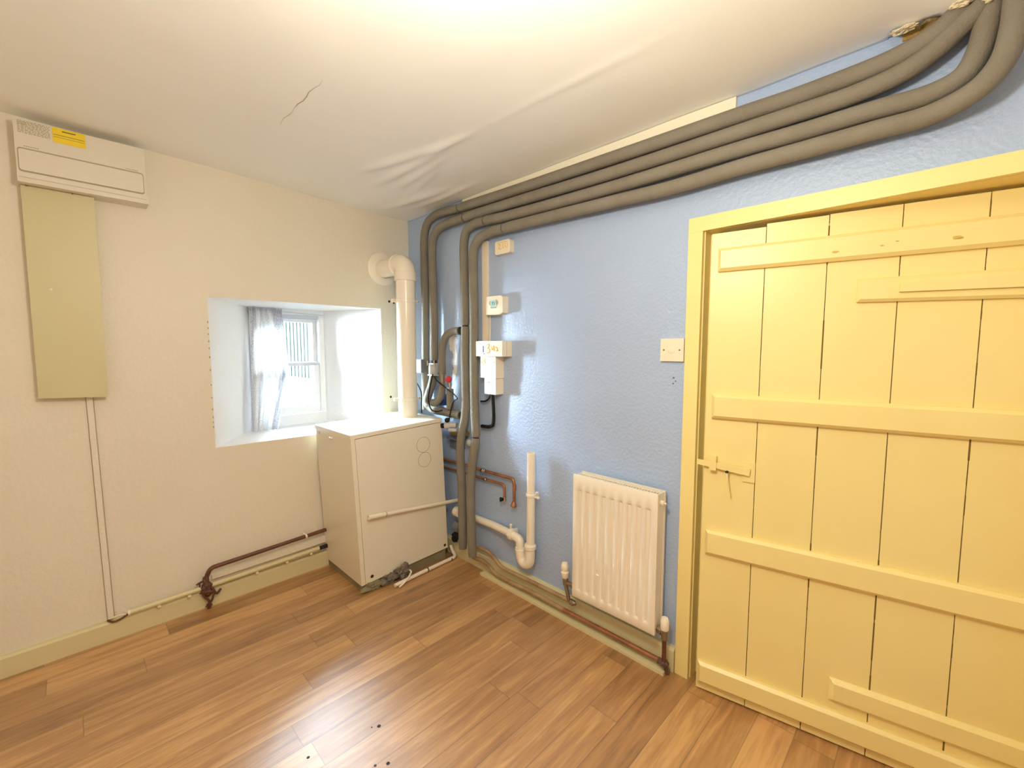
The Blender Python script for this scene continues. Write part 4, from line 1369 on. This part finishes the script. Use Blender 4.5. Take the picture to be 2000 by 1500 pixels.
obj('front_panel', rad_panel(), 'radiator_enamel', ra, smooth=True, angle=35)
obj('side_panel', box(rx0 + 0.004, rx0 + 0.008, ry + 0.0165, -0.034, rz0 + 0.02, rz1 - 0.004), 'radiator_enamel', ra)
obj('side_panel', box(rx1 - 0.008, rx1 - 0.004, ry + 0.0165, -0.034, rz0 + 0.02, rz1 - 0.004), 'radiator_enamel', ra)
tg = bmesh.new()
box(rx0 + 0.008, rx1 - 0.008, ry + 0.0165, ry + 0.024, rz1 - 0.012, rz1 - 0.004, tg)
box(rx0 + 0.008, rx1 - 0.008, -0.046, -0.036, rz1 - 0.012, rz1 - 0.002, tg)
x = rx0 + 0.012
while x < rx1 - 0.012:
    box(x, x + 0.0045, ry + 0.024, -0.046, rz1 - 0.014, rz1 - 0.007, tg)
    x += 0.0125
obj('top_grille', tg, 'radiator_enamel', ra)
obj('shaded_fins', box(rx0 + 0.012, rx1 - 0.012, ry + 0.020, -0.046, rz0 + 0.05, rz1 - 0.016), 'slot_shade', ra)  # solid block for the fins, coloured dark as the shade between the slats
obj('back_panel', box(rx0 + 0.002, rx1 - 0.002, -0.034, -0.022, rz0, rz1 - 0.001), 'radiator_enamel', ra, bevel=0.003)
obj('bleed_boss', join(cyl((rx1 - 0.004, -0.060, rz1 - 0.040), (rx1 + 0.010, -0.060, rz1 - 0.040), 0.010, 8), cyl((rx1 + 0.010, -0.060, rz1 - 0.040), (rx1 + 0.018, -0.060, rz1 - 0.040), 0.004, 8)), 'radiator_enamel', ra)
for a in (rx0 + 0.06, rx1 - 0.10):
    obj('wall_bracket', box(a, a + 0.04, -0.0215, -0.0005, rz0 + 0.1, rz1 - 0.08), 'radiator_enamel', ra)

vA = thing('radiator_valve', 'white knobbed thermostatic radiator valve at the left foot of the radiator', 'valve', (1.415, -0.066, 0.06), group='radiator valves')
obj('control_head', lathe([(0, 0.013), (0.006, 0.0175), (0.030, 0.0195), (0.034, 0.0165), (0.040, 0.0165), (0.044, 0.0195), (0.062, 0.0185), (0.074, 0.013), (0.078, 0.0)], (1.411, -0.066, 0.216), (-0.05, 0, 1), 20), 'flue_white', vA, smooth=True)
obj('valve_body', join(lathe([(0, 0.011), (0.010, 0.013), (0.028, 0.013), (0.036, 0.011)], (1.414, -0.066, 0.182), (-0.05, 0, 1), 10), cyl((1.414, -0.066, 0.195), (1.475, -0.066, 0.196), 0.010, 12), cyl((1.452, -0.066, 0.1955), (1.4725, -0.066, 0.196), 0.0145, 6)), 'tarnished', vA)
obj('tail_pipe', tube([(1.414, -0.066, 0.185), (1.430, -0.062, 0.115)], 0.0085), 'tarnished', vA, smooth=True)
obj('compression_joint', join(blob((1.446, -0.056, 0.105), 0.020, 0.014, 0.014, 0.2, 3)), 'tarnished', vA, smooth=True)
vB = thing('radiator_valve', 'smooth capped lockshield valve at the right foot of the radiator', 'valve', (1.905, -0.062, 0.06), group='radiator valves')
obj('cap', lathe([(0, 0.015), (0.004, 0.0175), (0.040, 0.0165), (0.050, 0.012), (0.053, 0.0)], (1.902, -0.062, 0.190), (0, 0, 1), 18), 'flue_white', vB, smooth=True)
obj('valve_body', join(cyl((1.902, -0.062, 0.150), (1.902, -0.062, 0.191), 0.012, 10), cyl((1.868, -0.062, 0.180), (1.902, -0.062, 0.176), 0.010, 12), cyl((1.874, -0.062, 0.180), (1.890, -0.062, 0.178), 0.0150, 6)), 'tarnished', vB)
obj('tail_pipe', tube([(1.902, -0.062, 0.155), (1.902, -0.060, 0.055)], 0.0085), 'brown_pipe', vB, smooth=True)
obj('elbow_joint', join(blob((1.902, -0.056, 0.046), 0.018, 0.016, 0.016, 0.25, 5), cyl((1.902, -0.052, 0.045), (1.912, -0.046, 0.006), 0.010, 10), cyl((1.892, -0.056, 0.046), (1.876, -0.056, 0.047), 0.0125, 10)), 'rusty', vB, smooth=True)

# two pipes running along the skirting to the radiator
fa = thing('skirting_pipe', 'upper pipe along the skirting, dipping once and ending at the left radiator valve', 'pipe', (0.75, -0.04, 0.12), group='pipes along the skirting to the radiator')
obj('pipe_run', tube(smooth_path([(0.690, -0.038, 0.128), (0.760, -0.040, 0.140), (0.850, -0.042, 0.140), (0.895, -0.042, 0.122), (0.945, -0.042, 0.094), (1.00, -0.042, 0.090), (1.16, -0.042, 0.094), (1.44, -0.046, 0.100)], 8), 0.0105), 'floor_pipe_paint', fa, smooth=True)
fb = thing('skirting_pipe', 'lower pipe along the skirting, running on under the radiator to its right valve', 'pipe', (0.72, -0.045, 0.06), group='pipes along the skirting to the radiator')
pth = smooth_path([(0.722, -0.052, 0.070), (0.80, -0.052, 0.078), (0.850, -0.052, 0.070), (0.90, -0.052, 0.048), (0.96, -0.052, 0.040), (1.18, -0.052, 0.047), (1.43, -0.052, 0.044), (1.68, -0.052, 0.046), (1.885, -0.054, 0.047)], 8)
Lp = plen(pth)
obj('pipe_run', tube(sub_len(pth, 0, Lp * 0.58), 0.0105), 'floor_pipe_paint', fb, smooth=True)
obj('bare_run', tube(sub_len(pth, Lp * 0.58, Lp), 0.0100), 'copper', fb, smooth=True)
obj('floor_batten', box(0.80, 1.905, -0.070, -0.024, 0.0, 0.013), 'skirting_paint', fb, bevel=0.003)

# ------------------------------------------------------------------ torn plaster round the ceiling hole
TP = [((2.500, -0.050, 2.140), (0.028, 0.012, 0.007), 1, 'flake of torn plaster at the left tip of the ceiling hole'),
      ((2.610, -0.086, 2.132), (0.020, 0.010, 0.008), 2, 'curled flake of torn plaster above the second lagged pipe'),
      ((2.662, -0.080, 2.126), (0.020, 0.016, 0.012), 3, 'largest pale lump of torn plaster over the third lagged pipe'),
      ((2.650, -0.012, 2.118), (0.024, 0.010, 0.022), 4, 'white plaster patch on the wall between the second and third pipes')]
for c, r, s, lb in TP:
    b = blob(c, *r, 0.45, s, 3, 4)
    o = obj('plaster_flake', b, 'torn_plaster')
    tag(o, lb, 'plaster', 'torn plaster around the ceiling hole')
